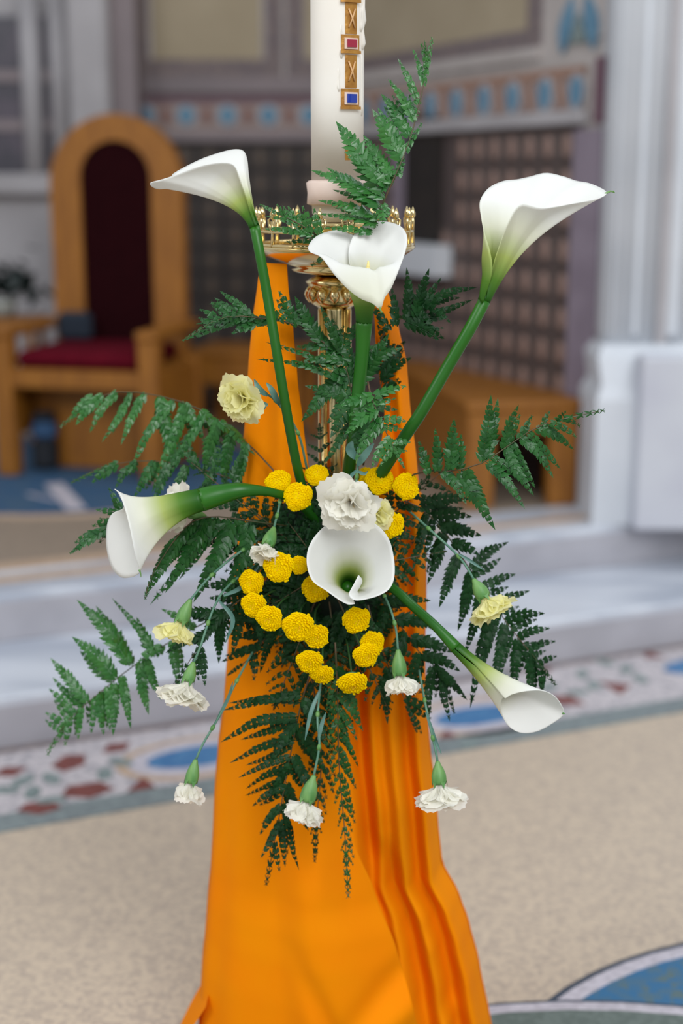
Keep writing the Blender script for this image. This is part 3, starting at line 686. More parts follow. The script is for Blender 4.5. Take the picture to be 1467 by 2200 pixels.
def frond(label, rach, D, exp=(), auto=None, m='fern', nrm=(0, 0, 0), seed=1, rw=.0014, droop=.15, group=None):
    """rach: [(px,py,dD)], exp: [(x0,y0,x1,y1,width px[,dD tip])], auto=(s0,s1,n,len_left px,len_right px,angle,width ratio)"""
    r = random.Random(seed); P = cr(ppts(rach, D), 40); base = P[0]
    th_ = thing('fern_frond', label, 'fern', base, group)
    nb_ = (TOCAM + V(nrm)).normalized()
    one('tube', P[::3] + [P[-1]], [rw * (1 - .7 * k / 14) for k in range(len(P[::3]) + 1)], 6).build('rachis', 'rib', th_, True)
    kk = 0
    for e in exp:
        x0, y0, x1, y1, wpx = e[:5]; dt = e[5] if len(e) > 5 else r.uniform(-.025, .02)
        # depth of the base = nearest rachis point
        sc_ = D / FPX; A = min(P, key=lambda q: (q - pt(x0, y0, D)).length); d0 = (A - CAM).dot(FW)
        A = pt(x0, y0, d0); B = pt(x1, y1, d0 + dt); mid = A.lerp(B, .5) + V((0, 0, 1)) * (B - A).length * r.uniform(.03, .1) * (1 if abs(x1 - x0) > abs(y1 - y0) * .6 else .2) + RT * r.uniform(-.08, .08) * (B - A).length * .6
        nn = (nb_ + V((r.uniform(-.45, .45), 0, r.uniform(-.2, .5)))).normalized()
        pinna('pinna', [A, mid, B], wpx * sc_ * 1.5, nn, th_, m, seed=seed * 100 + kk); kk += 1
        if wpx > 17:
            Lx = (B - A).length; j = V((r.uniform(-1, 1), 0, r.uniform(-1, 1))) * Lx * .16
            A2 = min(P, key=lambda q: (q - (A + (P[-1] - P[0]).normalized() * .010)).length); B2 = A2 + (B - A) * r.uniform(.6, .85) + j - TOCAM * .012
            pinna('pinna', [A2, A2.lerp(B2, .5) + j * .3, B2], wpx * sc_ * 1.2, nn, th_, m, seed=seed * 100 + kk); kk += 1
    if auto:
        s0, s1, n, lL, lR, ang, wr_ = auto
        for k in range(n):
            s = s0 + (s1 - s0) * k / max(1, n - 1); prof = (1 - ((k / max(1, n - 1))) ** 1.3 * .88)
            p, t = lat(P, s); sd = t.cross(nb_).normalized()
            for sg, ll in ((1, lR), (-1, lL)):
                if ll <= 0: continue
                L = ll * D / FPX * prof * r.uniform(.85, 1.1); a = math.radians(ang + r.uniform(-8, 8))
                d = (t * math.cos(a) + sd * sg * math.sin(a) + nb_ * r.uniform(-.25, .3)).normalized()
                mid = p + d * L * .5; tip = p + d * L * .97 + V((0, 0, -droop * L)) * r.uniform(.6, 1.4) + t * L * .08
                nn = (nb_ + V((r.uniform(-.5, .5), 0, r.uniform(-.3, .6)))).normalized()
                pinna('pinna', [p, mid, tip], L * wr_, nn, th_, m, seed=seed * 100 + kk); kk += 1
    p, t = lat(P, .97); q, _ = lat(P, .82)
    pinna('pinna', [q, p, P[-1]], 14 * D / FPX, nb_, th_, m, n=6, seed=seed)
    return th_

frond('tall fern frond rising beside the candle, glossy top spray', [(795, 520, .06), (815, 455, .02), (850, 375, 0), (880, 300, 0), (905, 205, 0), (928, 85, 0)], 1.90,
      [(826, 420, 727, 268, 52), (862, 345, 803, 240, 40), (880, 295, 822, 206, 30), (890, 262, 837, 174, 24), (900, 225, 857, 130, 17), (910, 185, 888, 108, 15), (916, 160, 905, 95, 13), (872, 325, 905, 266, 13), (818, 445, 676, 368, 48), (815, 470, 690, 432, 30), (812, 485, 690, 460, 24), (828, 400, 745, 330, 34), (840, 380, 800, 330, 26), (815, 450, 822, 480, 26), (922, 130, 912, 90, 9), (855, 380, 862, 320, 18), (890, 250, 880, 205, 18), (800, 500, 700, 490, 20)], m='fern_light', seed=2, nrm=(.1, 0, .4))
frond('short fern frond lying across the left side of the brass bowl', [(745, 560, .06), (700, 520, .03), (640, 480, 0), (560, 440, 0)], 1.93,
      [(690, 515, 675, 450, 22), (665, 500, 650, 445, 22), (640, 485, 620, 445, 20), (615, 470, 595, 440, 16), (700, 525, 615, 520, 22), (670, 505, 570, 492, 20), (640, 485, 575, 465, 14), (720, 545, 670, 570, 18)], m='fern_light', seed=3, nrm=(0, 0, .5))
frond('arching fern frond reaching left past the upper left calla stem', [(770, 800, .06), (700, 740, .05), (640, 700, .04), (570, 685, .02), (480, 682, 0), (396, 730, 0)], 1.94,
      [(560, 690, 500, 716, 26), (545, 688, 476, 628, 22), (500, 682, 455, 650, 20), (470, 685, 430, 665, 18), (600, 690, 400, 728, 36), (640, 700, 600, 628, 26), (690, 735, 636, 642, 36), (720, 760, 640, 690, 30), (700, 745, 640, 745, 26), (610, 690, 570, 655, 18)], m='fern', seed=4, nrm=(0, 0, .3))
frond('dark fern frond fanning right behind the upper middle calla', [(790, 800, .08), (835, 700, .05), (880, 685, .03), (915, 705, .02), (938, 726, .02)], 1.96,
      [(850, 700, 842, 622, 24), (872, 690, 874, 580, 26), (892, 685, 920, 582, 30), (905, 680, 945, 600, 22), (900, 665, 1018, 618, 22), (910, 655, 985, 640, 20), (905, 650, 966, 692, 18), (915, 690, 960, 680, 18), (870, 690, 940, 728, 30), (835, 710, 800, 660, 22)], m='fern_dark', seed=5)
frond('upright fern frond in front of the brass shaft', [(770, 1030, .05), (765, 930, .03), (755, 840, .02), (735, 760, .02), (712, 690, .02)], 1.96,
      [(760, 800, 652, 900, 44), (775, 860, 712, 936, 40), (785, 880, 754, 976, 36), (770, 830, 832, 722, 36), (772, 800, 860, 748, 36), (765, 790, 700, 700, 30), (755, 860, 660, 830, 30), (770, 870, 850, 880, 34), (750, 780, 640, 780, 22), (745, 820, 560, 772, 22), (740, 770, 690, 760, 26), (760, 900, 700, 990, 26), (735, 760, 690, 660, 20), (740, 740, 770, 690, 24)], m='fern', seed=6, nrm=(0, 0, .3))
frond('fern frond hanging down beside the upper middle calla stem', [(790, 820, .02), (800, 860, 0), (830, 930, 0), (868, 1005, 0)], 1.93,
      [(800, 850, 735, 870, 36), (810, 880, 745, 930, 36), (820, 900, 765, 985, 34), (840, 940, 800, 1000, 26), (805, 850, 870, 830, 26), (825, 900, 870, 905, 24), (845, 950, 880, 950, 20)], m='fern_light', seed=7, nrm=(0, 0, .3))
frond('dark fern frond behind the upper middle calla stem at right', [(780, 1000, .1), (800, 900, .09), (820, 820, .08), (848, 740, .07)], 1.97,
      [(820, 820, 880, 770, 30), (830, 790, 868, 735, 26), (815, 800, 770, 740, 30), (810, 860, 860, 820, 26), (805, 880, 760, 830, 26), (835, 770, 812, 700, 22)], m='fern_dark', seed=8)
frond('large blurred fern frond arching out at far left', [(640, 1080, .05), (560, 980, .10), (450, 890, .14), (330, 848, .17), (220, 848, .19), (132, 915, .2)], 1.97,
      [(440, 885, 350, 1040, 34, .02), (400, 868, 330, 1050, 30, .02), (375, 860, 285, 1000, 30, 0), (345, 850, 372, 990, 38, 0), (310, 847, 262, 950, 26, 0), (280, 846, 222, 945, 26, 0), (250, 846, 195, 925, 24, 0), (220, 848, 165, 910, 30, 0), (200, 850, 150, 900, 26, 0), (470, 900, 440, 1020, 34, .02), (500, 925, 480, 1050, 34, .02), (430, 880, 500, 965, 26, 0), (530, 950, 500, 1060, 30, 0), (395, 865, 440, 950, 26, 0), (470, 905, 545, 975, 26)], m='fern_light', seed=9, nrm=(0, 0, .6))
frond('blurred fern frond just above the left calla', [(620, 1080, .06), (500, 1030, .1), (400, 1000, .13), (300, 990, .16), (220, 1005, .17), (155, 1036, .17)], 1.97,
      [(400, 1000, 370, 1080, 26, 0), (360, 993, 330, 1080, 26, 0), (330, 990, 290, 1065, 28, 0), (290, 992, 250, 1045, 26, 0), (250, 998, 200, 1035, 28, 0), (450, 1015, 430, 1090, 26, 0), (420, 1005, 400, 950, 24, 0), (460, 1015, 470, 950, 24, 0), (500, 1030, 520, 970, 24, 0), (520, 1040, 500, 1120, 26, 0), (370, 995, 400, 960, 18, 0)], m='fern', seed=10, nrm=(0, 0, .5))
frond('small fern frond peeping out below the left calla', [(480, 1120, .06), (380, 1110, .05), (290, 1118, .05), (215, 1140, .05), (152, 1188, .05)], 1.96,
      [(280, 1118, 208, 1095, 22), (250, 1125, 200, 1130, 20), (240, 1130, 215, 1165, 20), (300, 1118, 270, 1175, 24), (270, 1115, 235, 1050, 18), (230, 1135, 156, 1186, 28)], m='fern', seed=11)
frond('drooping fern frond right of the left calla bloom', [(620, 1130, .08), (540, 1120, .06), (460, 1110, .05), (400, 1130, .04), (330, 1230, .03), (312, 1285, .03)], 1.96,
      [(460, 1112, 360, 1265, 40, 0), (500, 1118, 420, 1285, 44, 0), (540, 1122, 480, 1290, 44, 0), (410, 1130, 345, 1215, 30, 0), (440, 1115, 400, 1200, 30, 0), (480, 1115, 330, 1290, 26, .02), (390, 1150, 318, 1270, 30, 0), (520, 1130, 540, 1230, 30, 0)], m='fern', seed=12, nrm=(0, 0, .2))
frond('dark fern frond hanging under the left carnation stems', [(600, 1230, .08), (540, 1270, .07), (480, 1320, .06), (420, 1400, .06), (370, 1480, .06)], 1.97,
      [(540, 1270, 440, 1260, 34), (520, 1290, 500, 1400, 34), (480, 1320, 380, 1320, 30), (480, 1320, 470, 1420, 30), (450, 1360, 360, 1400, 26), (560, 1260, 560, 1380, 34), (430, 1390, 440, 1470, 22), (500, 1300, 420, 1400, 30)], m='fern_dark', seed=13)
frond('outermost blurred fern frond sagging at lower left', [(600, 1290, .08), (480, 1320, .12), (380, 1370, .15), (290, 1428, .17), (200, 1500, .18), (135, 1560, .18), (103, 1620, .18)], 1.97,
      [(232, 1475, 236, 1565, 26, 0), (215, 1490, 222, 1575, 26, 0), (262, 1450, 280, 1560, 26, 0), (315, 1415, 345, 1500, 24, 0), (280, 1430, 172, 1295, 42, 0), (330, 1400, 245, 1290, 16, 0), (250, 1460, 160, 1372, 42, 0), (190, 1510, 112, 1418, 32, 0), (160, 1535, 108, 1482, 24, 0), (140, 1560, 100, 1532, 20, 0), (300, 1420, 318, 1530, 32, 0), (345, 1390, 300, 1420, 26, 0), (245, 1465, 243, 1575, 28, 0), (205, 1500, 196, 1572, 22, 0), (175, 1520, 168, 1585, 22, 0), (370, 1375, 385, 1470, 26, 0), (150, 1550, 140, 1600, 18, 0), (330, 1405, 295, 1330, 28, 0), (420, 1350, 350, 1310, 22, 0)], m='fern_light', seed=14, nrm=(.1, 0, .2))
frond('long fern frond hanging down in front of the cloth, left one', [(690, 1380, .0), (650, 1500, .03), (620, 1640, .05), (595, 1780, .06), (572, 1900, .07)], 2.0,
      [(650, 1490, 488, 1524, 26), (642, 1540, 482, 1590, 26), (635, 1590, 500, 1636, 22), (625, 1625, 518, 1668, 18), (620, 1655, 532, 1692, 18), (612, 1690, 545, 1730, 18), (604, 1730, 560, 1790, 20), (597, 1770, 562, 1840, 18), (640, 1560, 700, 1660, 30), (630, 1620, 690, 1720, 30), (615, 1680, 660, 1780, 26), (608, 1720, 640, 1862, 20), (600, 1760, 612, 1858, 18), (590, 1810, 600, 1870, 14), (650, 1500, 700, 1600, 30), (640, 1550, 580, 1640, 26), (625, 1640, 580, 1720, 24)], m='fern_dark', seed=15)
frond('long fern frond hanging down in front of the cloth, right one', [(720, 1380, .0), (725, 1500, .02), (728, 1640, .04), (740, 1780, .06), (748, 1925, .07)], 2.0,
      [], auto=(.10, .95, 17, 95, 55, 30, .36), m='fern', seed=16, droop=.2)
frond('third fern frond among the lower white carnation stems', [(660, 1400, .0), (680, 1520, .03), (690, 1640, .05), (680, 1760, .06), (676, 1850, .07)], 2.02,
      [], auto=(.08, .93, 14, 75, 75, 34, .38), m='fern_dark', seed=17, droop=.3)
frond('sharp green fern frond spreading right below the right calla stem', [(820, 1060, .08), (900, 1015, .05), (970, 1012, .02), (1035, 995, 0), (1085, 962, 0), (1145, 922, 0), (1200, 902, 0), (1295, 882, 0)], 1.93,
      [(968, 1010, 975, 905, 34), (940, 1012, 935, 925, 24), (1035, 995, 1054, 856, 34), (1082, 965, 1112, 874, 24), (1115, 942, 1142, 895, 18), (985, 1012, 1060, 1132, 36), (1045, 992, 1124, 1088, 26), (1085, 962, 1143, 1060, 26), (1118, 940, 1186, 1022, 24), (1150, 920, 1229, 963, 22), (1182, 908, 1236, 938, 16), (1210, 900, 1245, 915, 12), (1195, 904, 1215, 885, 10), (1165, 914, 1180, 885, 14), (920, 1018, 900, 950, 24), (950, 1015, 1000, 1080, 26)], m='fern', seed=18)
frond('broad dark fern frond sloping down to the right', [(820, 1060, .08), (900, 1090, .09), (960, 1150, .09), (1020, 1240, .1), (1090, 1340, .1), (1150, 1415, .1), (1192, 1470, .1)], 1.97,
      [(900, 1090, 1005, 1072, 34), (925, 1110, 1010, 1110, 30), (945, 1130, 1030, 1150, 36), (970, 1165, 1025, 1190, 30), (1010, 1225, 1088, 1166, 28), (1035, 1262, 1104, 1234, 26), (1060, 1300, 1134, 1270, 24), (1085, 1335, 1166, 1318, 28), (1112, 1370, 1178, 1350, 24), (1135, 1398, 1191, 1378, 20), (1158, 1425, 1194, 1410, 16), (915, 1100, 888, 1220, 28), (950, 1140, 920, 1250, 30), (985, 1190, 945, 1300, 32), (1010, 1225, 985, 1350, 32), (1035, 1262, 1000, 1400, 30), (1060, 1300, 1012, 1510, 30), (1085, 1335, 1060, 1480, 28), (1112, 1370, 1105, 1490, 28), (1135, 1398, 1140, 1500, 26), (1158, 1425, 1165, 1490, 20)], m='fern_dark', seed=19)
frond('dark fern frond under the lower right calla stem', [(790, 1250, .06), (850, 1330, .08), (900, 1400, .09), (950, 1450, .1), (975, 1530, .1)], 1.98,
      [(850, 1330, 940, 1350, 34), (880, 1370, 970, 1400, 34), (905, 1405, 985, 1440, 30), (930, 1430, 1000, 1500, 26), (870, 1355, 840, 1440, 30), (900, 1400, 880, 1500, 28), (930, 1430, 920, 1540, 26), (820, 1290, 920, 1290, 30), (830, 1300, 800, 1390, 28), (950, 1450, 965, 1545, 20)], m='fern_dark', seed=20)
frond('narrow dark fern frond ending beside the small white carnation', [(790, 1300, .05), (820, 1400, .07), (860, 1480, .08), (895, 1572, .08)], 2.0,
      [(820, 1400, 770, 1450, 26), (835, 1430, 832, 1550, 26), (850, 1460, 920, 1470, 26), (870, 1500, 925, 1530, 22), (845, 1450, 800, 1500, 22), (880, 1530, 905, 1575, 16), (825, 1400, 890, 1410, 26)], m='fern_dark', seed=21)
frond('dark fern frond between the left buttons and the cloth', [(640, 1300, .04), (580, 1360, .06), (540, 1410, .07), (490, 1450, .07)], 2.0,
      [(600, 1340, 560, 1440, 26), (580, 1360, 500, 1370, 24), (560, 1385, 480, 1420, 22), (620, 1320, 620, 1420, 26), (545, 1405, 545, 1460, 18), (600, 1345, 500, 1330, 22)], m='fern_dark', seed=22)
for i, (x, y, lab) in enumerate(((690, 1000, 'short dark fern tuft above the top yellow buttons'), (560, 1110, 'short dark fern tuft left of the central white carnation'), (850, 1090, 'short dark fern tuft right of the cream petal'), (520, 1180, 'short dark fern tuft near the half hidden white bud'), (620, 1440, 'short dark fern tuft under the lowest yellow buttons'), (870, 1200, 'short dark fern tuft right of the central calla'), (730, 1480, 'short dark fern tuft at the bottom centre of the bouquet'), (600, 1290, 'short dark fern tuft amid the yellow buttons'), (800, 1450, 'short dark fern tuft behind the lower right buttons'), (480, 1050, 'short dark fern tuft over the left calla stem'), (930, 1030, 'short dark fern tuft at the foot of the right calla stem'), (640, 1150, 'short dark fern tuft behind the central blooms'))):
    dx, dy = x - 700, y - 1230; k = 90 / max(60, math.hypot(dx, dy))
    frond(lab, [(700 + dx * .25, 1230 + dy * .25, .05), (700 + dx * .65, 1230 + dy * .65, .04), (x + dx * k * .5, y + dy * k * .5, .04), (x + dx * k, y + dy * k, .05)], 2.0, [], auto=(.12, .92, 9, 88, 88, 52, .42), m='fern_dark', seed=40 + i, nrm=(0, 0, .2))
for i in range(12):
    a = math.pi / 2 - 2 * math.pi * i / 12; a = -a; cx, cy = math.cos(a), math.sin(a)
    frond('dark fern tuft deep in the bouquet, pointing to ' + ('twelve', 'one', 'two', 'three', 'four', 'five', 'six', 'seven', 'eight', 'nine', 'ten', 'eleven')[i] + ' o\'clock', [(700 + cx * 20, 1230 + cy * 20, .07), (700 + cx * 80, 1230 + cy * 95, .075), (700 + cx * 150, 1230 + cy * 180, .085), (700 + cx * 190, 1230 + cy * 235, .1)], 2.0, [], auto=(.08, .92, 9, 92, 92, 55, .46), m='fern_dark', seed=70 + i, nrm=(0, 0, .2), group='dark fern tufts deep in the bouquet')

# floral foam core
fo = MB(); fc = pt(700, 1215, 2.10)
vs = []; fs = []; n1, n2 = 20, 14
for j in range(n2 + 1):
    for i in range(n1):
        a = 2 * math.pi * i / n1; b_ = math.pi * j / n2; d = V((math.sin(b_) * math.cos(a), math.sin(b_) * math.sin(a), math.cos(b_)))
        d = V([math.copysign(abs(x) ** .6, x) for x in d]); vs.append(fc + V((d.x * .085, d.y * .045, d.z * .115)) * (1 + .04 * NZ.noise(d * 4)))
for j in range(n2):
    for i in range(n1): fs.append((j * n1 + i, j * n1 + (i + 1) % n1, (j + 1) * n1 + (i + 1) % n1, (j + 1) * n1 + i))
tag(link('floral_foam', vs, fs, 'foam', None, True), 'dark green foam block holding the stems at the bouquet centre', 'foam')
FOAM = fc

# ================================================================ CALLAS
def bez(a, b, c, d, t): u = 1 - t; return a * (u ** 3) + b * (3 * u * u * t) + c * (3 * u * t * t) + d * (t ** 3)
def calla(label, D, base, axis, r0, rim, stem, rs, tipcurl=None, spad=None, NU=110, NT=26, phi=None, glen=None, up0=.45, up1=.85, fl1=.35, sg0=.8):
    B = pt(base[0], base[1], D + base[2]); A1 = pt(base[0] + axis[0], base[1] + axis[1], D + base[2] + axis[2]); ax = (A1 - B).normalized()
    S = ppts(stem, D)
    t_ = thing('calla_lily', label, 'flower', S[0])
    # stem
    SS = cr(S, 40); L = len(SS)
    one('tube', SS, [rs + (r0 - rs) * smst(sg0, 1.0, k / (L - 1)) for k in range(L)], 14, at=[k / (L - 1) for k in range(L)]).build('stem', 'calla_stem', t_, True, attr=True)
    # rim
    ctrl = [pt(p[0], p[1], D + p[2]) for p in rim]; Rm = cr(ctrl, NU)
    offs = [V((p[3], p[4], p[5])) if len(p) > 3 else None for p in rim]
    e1 = ax.orthogonal().normalized(); e2 = ax.cross(e1)
    angs = []; prev = None
    for p in Rm:
        q = p - B; a = math.atan2(q.dot(e2), q.dot(e1))
        if prev is not None:
            while a - prev > math.pi: a -= 2 * math.pi
            while a - prev < -math.pi: a += 2 * math.pi
        angs.append(a); prev = a
    sgn = 1 if angs[-1] > angs[0] else -1; N = NU - 1; tot = 2 * math.pi * 1.04
    ph = sum(a - sgn * tot * i / N for i, a in enumerate(angs)) / NU
    # smooth blend of true angle and uniform
    def fa(i):
        lo, hi = max(0, i - 14), min(NU - 1, i + 14); m_ = sum(angs[lo:hi + 1]) / (hi - lo + 1); return .5 * m_ + .5 * (ph + sgn * tot * i / N)
    Lmax = glen or max((p - B).dot(ax) for p in Rm)
    vs = []; at_ = []
    kk = D / FPX
    # overrides interpolated along the rim control points
    def ov(i):
        # nearest control interpolation by arclength param
        return None
    Pc = None
    has = any(o is not None for o in offs)
    if has:
        c2 = []
        for p, o, c in zip(rim, offs, ctrl):
            if o is None:
                q = c - B; hp = max(q.dot(ax), .01); pr = q - ax * q.dot(ax); c2.append(B + ax * hp * up1 + pr * fl1)
            else: c2.append(pt(o[0], o[1], D + o[2]))
        # sample c2 with the same parameter as rim
        Lc = [0]
        for i in range(len(ctrl) - 1): Lc.append(Lc[-1] + max((ctrl[i + 1] - ctrl[i]).length, 1e-6) ** .7)
        P2 = []
        for j in range(NU):
            x = Lc[-1] * j / (NU - 1); i = 0
            while i < len(ctrl) - 2 and Lc[i + 1] < x: i += 1
            t = (x - Lc[i]) / (Lc[i + 1] - Lc[i]); t = t * t * (3 - 2 * t) * .5 + t * .5; P2.append(c2[i].lerp(c2[i + 1], t))
    for i, P3 in enumerate(Rm):
        a = fa(i); rd_ = e1 * math.cos(a) + e2 * math.sin(a); P0 = B + rd_ * r0 * .95 - ax * .0015
        q = P3 - B; hp = max(q.dot(ax), .008); pr = q - ax * q.dot(ax)
        P1 = B + ax * hp * up0 + rd_ * r0 * 1.15
        p2 = P2[i] if has else B + ax * hp * up1 + pr * fl1
        for j in range(NT + 1):
            t = j / NT; p = bez(P0, P1, p2, P3, t); vs.append(p); at_.append(max(0, min(1, ((p - B).length - r0) / (Lmax * 1.1))))
    fs = [(i * (NT + 1) + j, (i + 1) * (NT + 1) + j, (i + 1) * (NT + 1) + j + 1, i * (NT + 1) + j + 1) for i in range(NU - 1) for j in range(NT)]
    o = link('spathe', vs, fs, 'spathe', t_, True, at_)
    md = o.modifiers.new('thick', 'SOLIDIFY'); md.thickness = .0011; md.offset = 0
    if tipcurl:
        T = ppts(tipcurl, D); one('tube', cr(T, 10), [.0016 - .0011 * k / 9 for k in range(10)], 6).build('tip', 'calyx', t_, True)
    if spad:
        S2 = ppts(spad, D); one('tube', cr(S2, 8), [.004, .0042, .0042, .004, .0037, .0032, .0024, .001], 12).build('spadix', 'spadix', t_, True)
    return t_

# A upper left
calla('calla lily at upper left, long lip pointing left over the throne', 1.91, (546, 486, 0), (-14, -50, 0), .0072,
      [(549, 488, -.008), (540, 462, -.012), (529, 425, -.02), (515, 385, -.032), (503, 356, -.04), (478, 349, -.042), (430, 357, -.034), (372, 378, -.018, 425, 385, -.015), (340, 388, -.012, 400, 396, -.01),
       (323, 393, -.004, 380, 402, -.004), (326, 400, .004, 385, 410, .0), (340, 406, .008, 400, 400, .004), (358, 402, .012, 420, 394, .008), (368, 382, .018), (376, 371, .022), (430, 343, .036), (480, 326, .045), (508, 321, .045), (524, 326, .04), (531, 345, .034), (534, 375, .026), (541, 425, .018), (550, 470, .010), (552, 492, -.002)],
      [(665, 1100, .12), (640, 1010, .08), (615, 880, .04), (595, 760, .02), (575, 640, .01), (558, 545, 0), (547, 488, 0)], .0068)
# B upper right
calla('large calla lily at upper right, pointed lip reaching over the pillar', 1.92, (1040, 645, 0), (22, -50, 0), .0085,
      [(1043, 652, -.006), (1048, 620, -.014), (1058, 575, -.026), (1072, 530, -.036), (1090, 482, -.046), (1118, 440, -.05), (1165, 447, -.048), (1232, 437, -.03), (1285, 426, -.012, 1190, 480, -.01), (1303, 415, 0, 1185, 470, .0),
       (1290, 404, .012, 1180, 455, .02), (1262, 393, .03), (1238, 389, .04), (1208, 379, .05), (1172, 372, .055), (1138, 380, .055), (1110, 386, .05), (1082, 389, .045), (1050, 404, .032), (1031, 432, .01), (1034, 468, -.008), (1042, 505, -.02, 1024, 580, .0), (1051, 535, -.028, 1024, 592, -.002), (1057, 568, -.030, 1020, 600, -.006), (1055, 595, -.028, 1017, 612, -.008), (1047, 622, -.020, 1018, 626, -.010), (1037, 652, -.012, 1022, 640, -.010)],
      [(760, 1110, .12), (865, 945, .04), (905, 885, .02), (960, 790, .01), (1010, 705, 0), (1040, 647, 0)], .0085, tipcurl=[(1300, 416, 0), (1312, 411, 0), (1320, 414, -.001), (1317, 410, -.002)])
# C upper middle
calla('upper middle calla lily facing the camera with visible spadix', 1.93, (782, 690, .02), (2, -50, -.012), .0115,
      [(757, 585, .0, 757, 600, .0), (750, 560, -.005, 757, 590, .01), (750, 530, -.002), (763, 500, .004), (785, 482, .01), (815, 476, .014), (842, 479, .012), (865, 490, .002), (875, 512, -.012), (870, 542, -.024), (856, 582, -.034, 850, 520, -.02),
       (840, 620, -.042, 830, 492, -.03), (826, 640, -.045, 815, 478, -.034), (817, 664, -.046, 802, 472, -.036), (800, 652, -.046, 790, 472, -.036), (775, 642, -.044, 772, 475, -.034), (748, 622, -.04, 748, 488, -.032), (718, 590, -.034, 722, 505, -.026), (690, 553, -.026, 700, 520, -.016), (665, 540, -.018), (664, 525, -.008), (680, 508, .006), (708, 497, .016), (738, 495, .022), (762, 506, .026), (782, 540, .026)],
      [(735, 1110, .14), (758, 950, .06), (772, 820, .04), (778, 760, .03), (782, 690, .02)], .0092, tipcurl=[(816, 660, -.046), (818, 668, -.046), (821, 671, -.045), (817, 673, -.044)], spad=[(785, 640, .01), (789, 605, -.002), (791, 560, -.008)], up1=.8)
# D left
calla('calla lily at the left, green throat and bloom opening left', 1.94, (432, 1074, 0), (-50, 11, 0), .0160,
      [(262, 1075, .0), (252, 1056, -.008), (246, 1051, -.014), (256, 1060, -.02), (268, 1092, -.03), (280, 1140, -.036), (290, 1190, -.034), (300, 1226, -.02, 318, 1180, -.01), (296, 1233, -.004, 315, 1180, .0), (282, 1240, .012), (260, 1240, .024), (240, 1218, .034), (229, 1175, .04), (230, 1130, .038), (241, 1104, .03), (262, 1094, .018), (268, 1085, .008)],
      [(690, 1130, .12), (640, 1080, .06), (585, 1058, .02), (525, 1053, 0), (475, 1062, 0), (432, 1074, 0)], .0062, sg0=.5, tipcurl=[(299, 1224, -.02), (302, 1232, -.02), (303, 1240, -.018)], up1=.8)
# E central, facing the camera
calla('central lower calla lily facing forward, round like a dish', 1.93, (748, 1262, .10), (2, -8, -.03), .010,
      [(770, 1236, -.002, 796, 1256, .02), (760, 1256, -.012, 792, 1260, .02), (750, 1277, -.018, 786, 1266, .016), (762, 1289, -.022, 784, 1274, .012), (790, 1286, -.022, 800, 1270, .01), (818, 1277, -.02), (838, 1262, -.016), (847, 1235, -.008), (845, 1195, .004), (833, 1155, .012), (805, 1125, .018), (760, 1110, .02), (712, 1122, .018), (680, 1148, .012), (662, 1180, .006), (660, 1215, 0), (672, 1248, -.008), (700, 1268, -.016), (728, 1288, -.022), (748, 1298, -.022), (762, 1297, -.018)],
      [(700, 1230, .20), (735, 1262, .15), (748, 1262, .10)], .008, up0=.35, up1=.62, fl1=.48)
# F lower right
calla('calla lily at lower right on an arching stem, rolled bloom', 1.96, (980, 1392, .0), (40, 38, 0), .0085,
      [(1092, 1452, -.012), (1090, 1475, -.022), (1084, 1500, -.030), (1100, 1492, -.032), (1130, 1485, -.034), (1165, 1484, -.030), (1190, 1495, -.02), (1206, 1515, -.006), (1211, 1534, .004), (1190, 1552, .004), (1155, 1571, .004), (1122, 1575, .004), (1096, 1563, .002), (1080, 1538, -.004), (1076, 1512, -.014), (1082, 1495, -.022), (1088, 1470, -.018)],
      [(760, 1210, .12), (845, 1265, .05), (890, 1305, .03), (935, 1345, .01), (980, 1392, 0)], .0068, tipcurl=[(1208, 1532, .003), (1214, 1534, .003)], up0=.55, up1=.92, fl1=.9)

# ================================================================ BUTTONS
def button_mesh(seed):
    r = random.Random(seed); b = MB(); n = 190
    b.lathe([(.5, -.34), (.82, -.2), (.90, 0), (.80, .20), (.55, .34), (.2, .36)], (0, 0, 0), n=14)
    lob = [r.uniform(0, 6.28) for _ in range(3)]
    for k in range(n):
        h = 1 - (k + .5) / n * 1.25; ph = k * 2.39996; rr_ = math.sqrt(max(0, 1 - h * h))
        bump = 1 + .05 * math.sin(3 * ph + lob[0]) + .05 * math.sin(5 * ph + lob[1])
        d = V((math.cos(ph) * rr_ * bump, math.sin(ph) * rr_ * bump, h * .48)); nrm = V((math.cos(ph) * rr_, math.sin(ph) * rr_, h * .8 + .25)).normalized()
        if h > .95: d.z -= .07
        q = (V((-math.sin(ph), math.cos(ph), 0)) + V((0, 0, r.uniform(-.4, .4)))).normalized(); s_ = nrm.cross(q)
        R = (.085 if h < .9 else .05) * r.uniform(.8, 1.2); ln = .13 * r.uniform(.5, 1.0) * (1.7 if r.random() < .12 else 1); base = d * .87
        vs = [base + (q * math.cos(a) * 1.15 + s_ * math.sin(a) * .8) * R for a in [math.pi * 2 * i / 5 for i in range(5)]] + [base + nrm * ln + (q * math.cos(a) * 1.2 + s_ * math.sin(a) * .75) * R for a in [math.pi * 2 * i / 5 for i in range(5)]] + [base + nrm * ln * .55]
        b.add(vs, [(i, (i + 1) % 5, 5 + (i + 1) % 5, 5 + i) for i in range(5)] + [(5 + i, 5 + (i + 1) % 5, 10) for i in range(5)], 1 if h > .965 else 0)
    me = bpy.data.meshes.new('button_head'); me.from_pydata([tuple(v) for v in b.v], [], b.f); me.materials.append(M['button']); me.materials.append(M['button_eye'])
    me.polygons.foreach_set('material_index', b.m); return me
BM = [button_mesh(k) for k in range(3)]
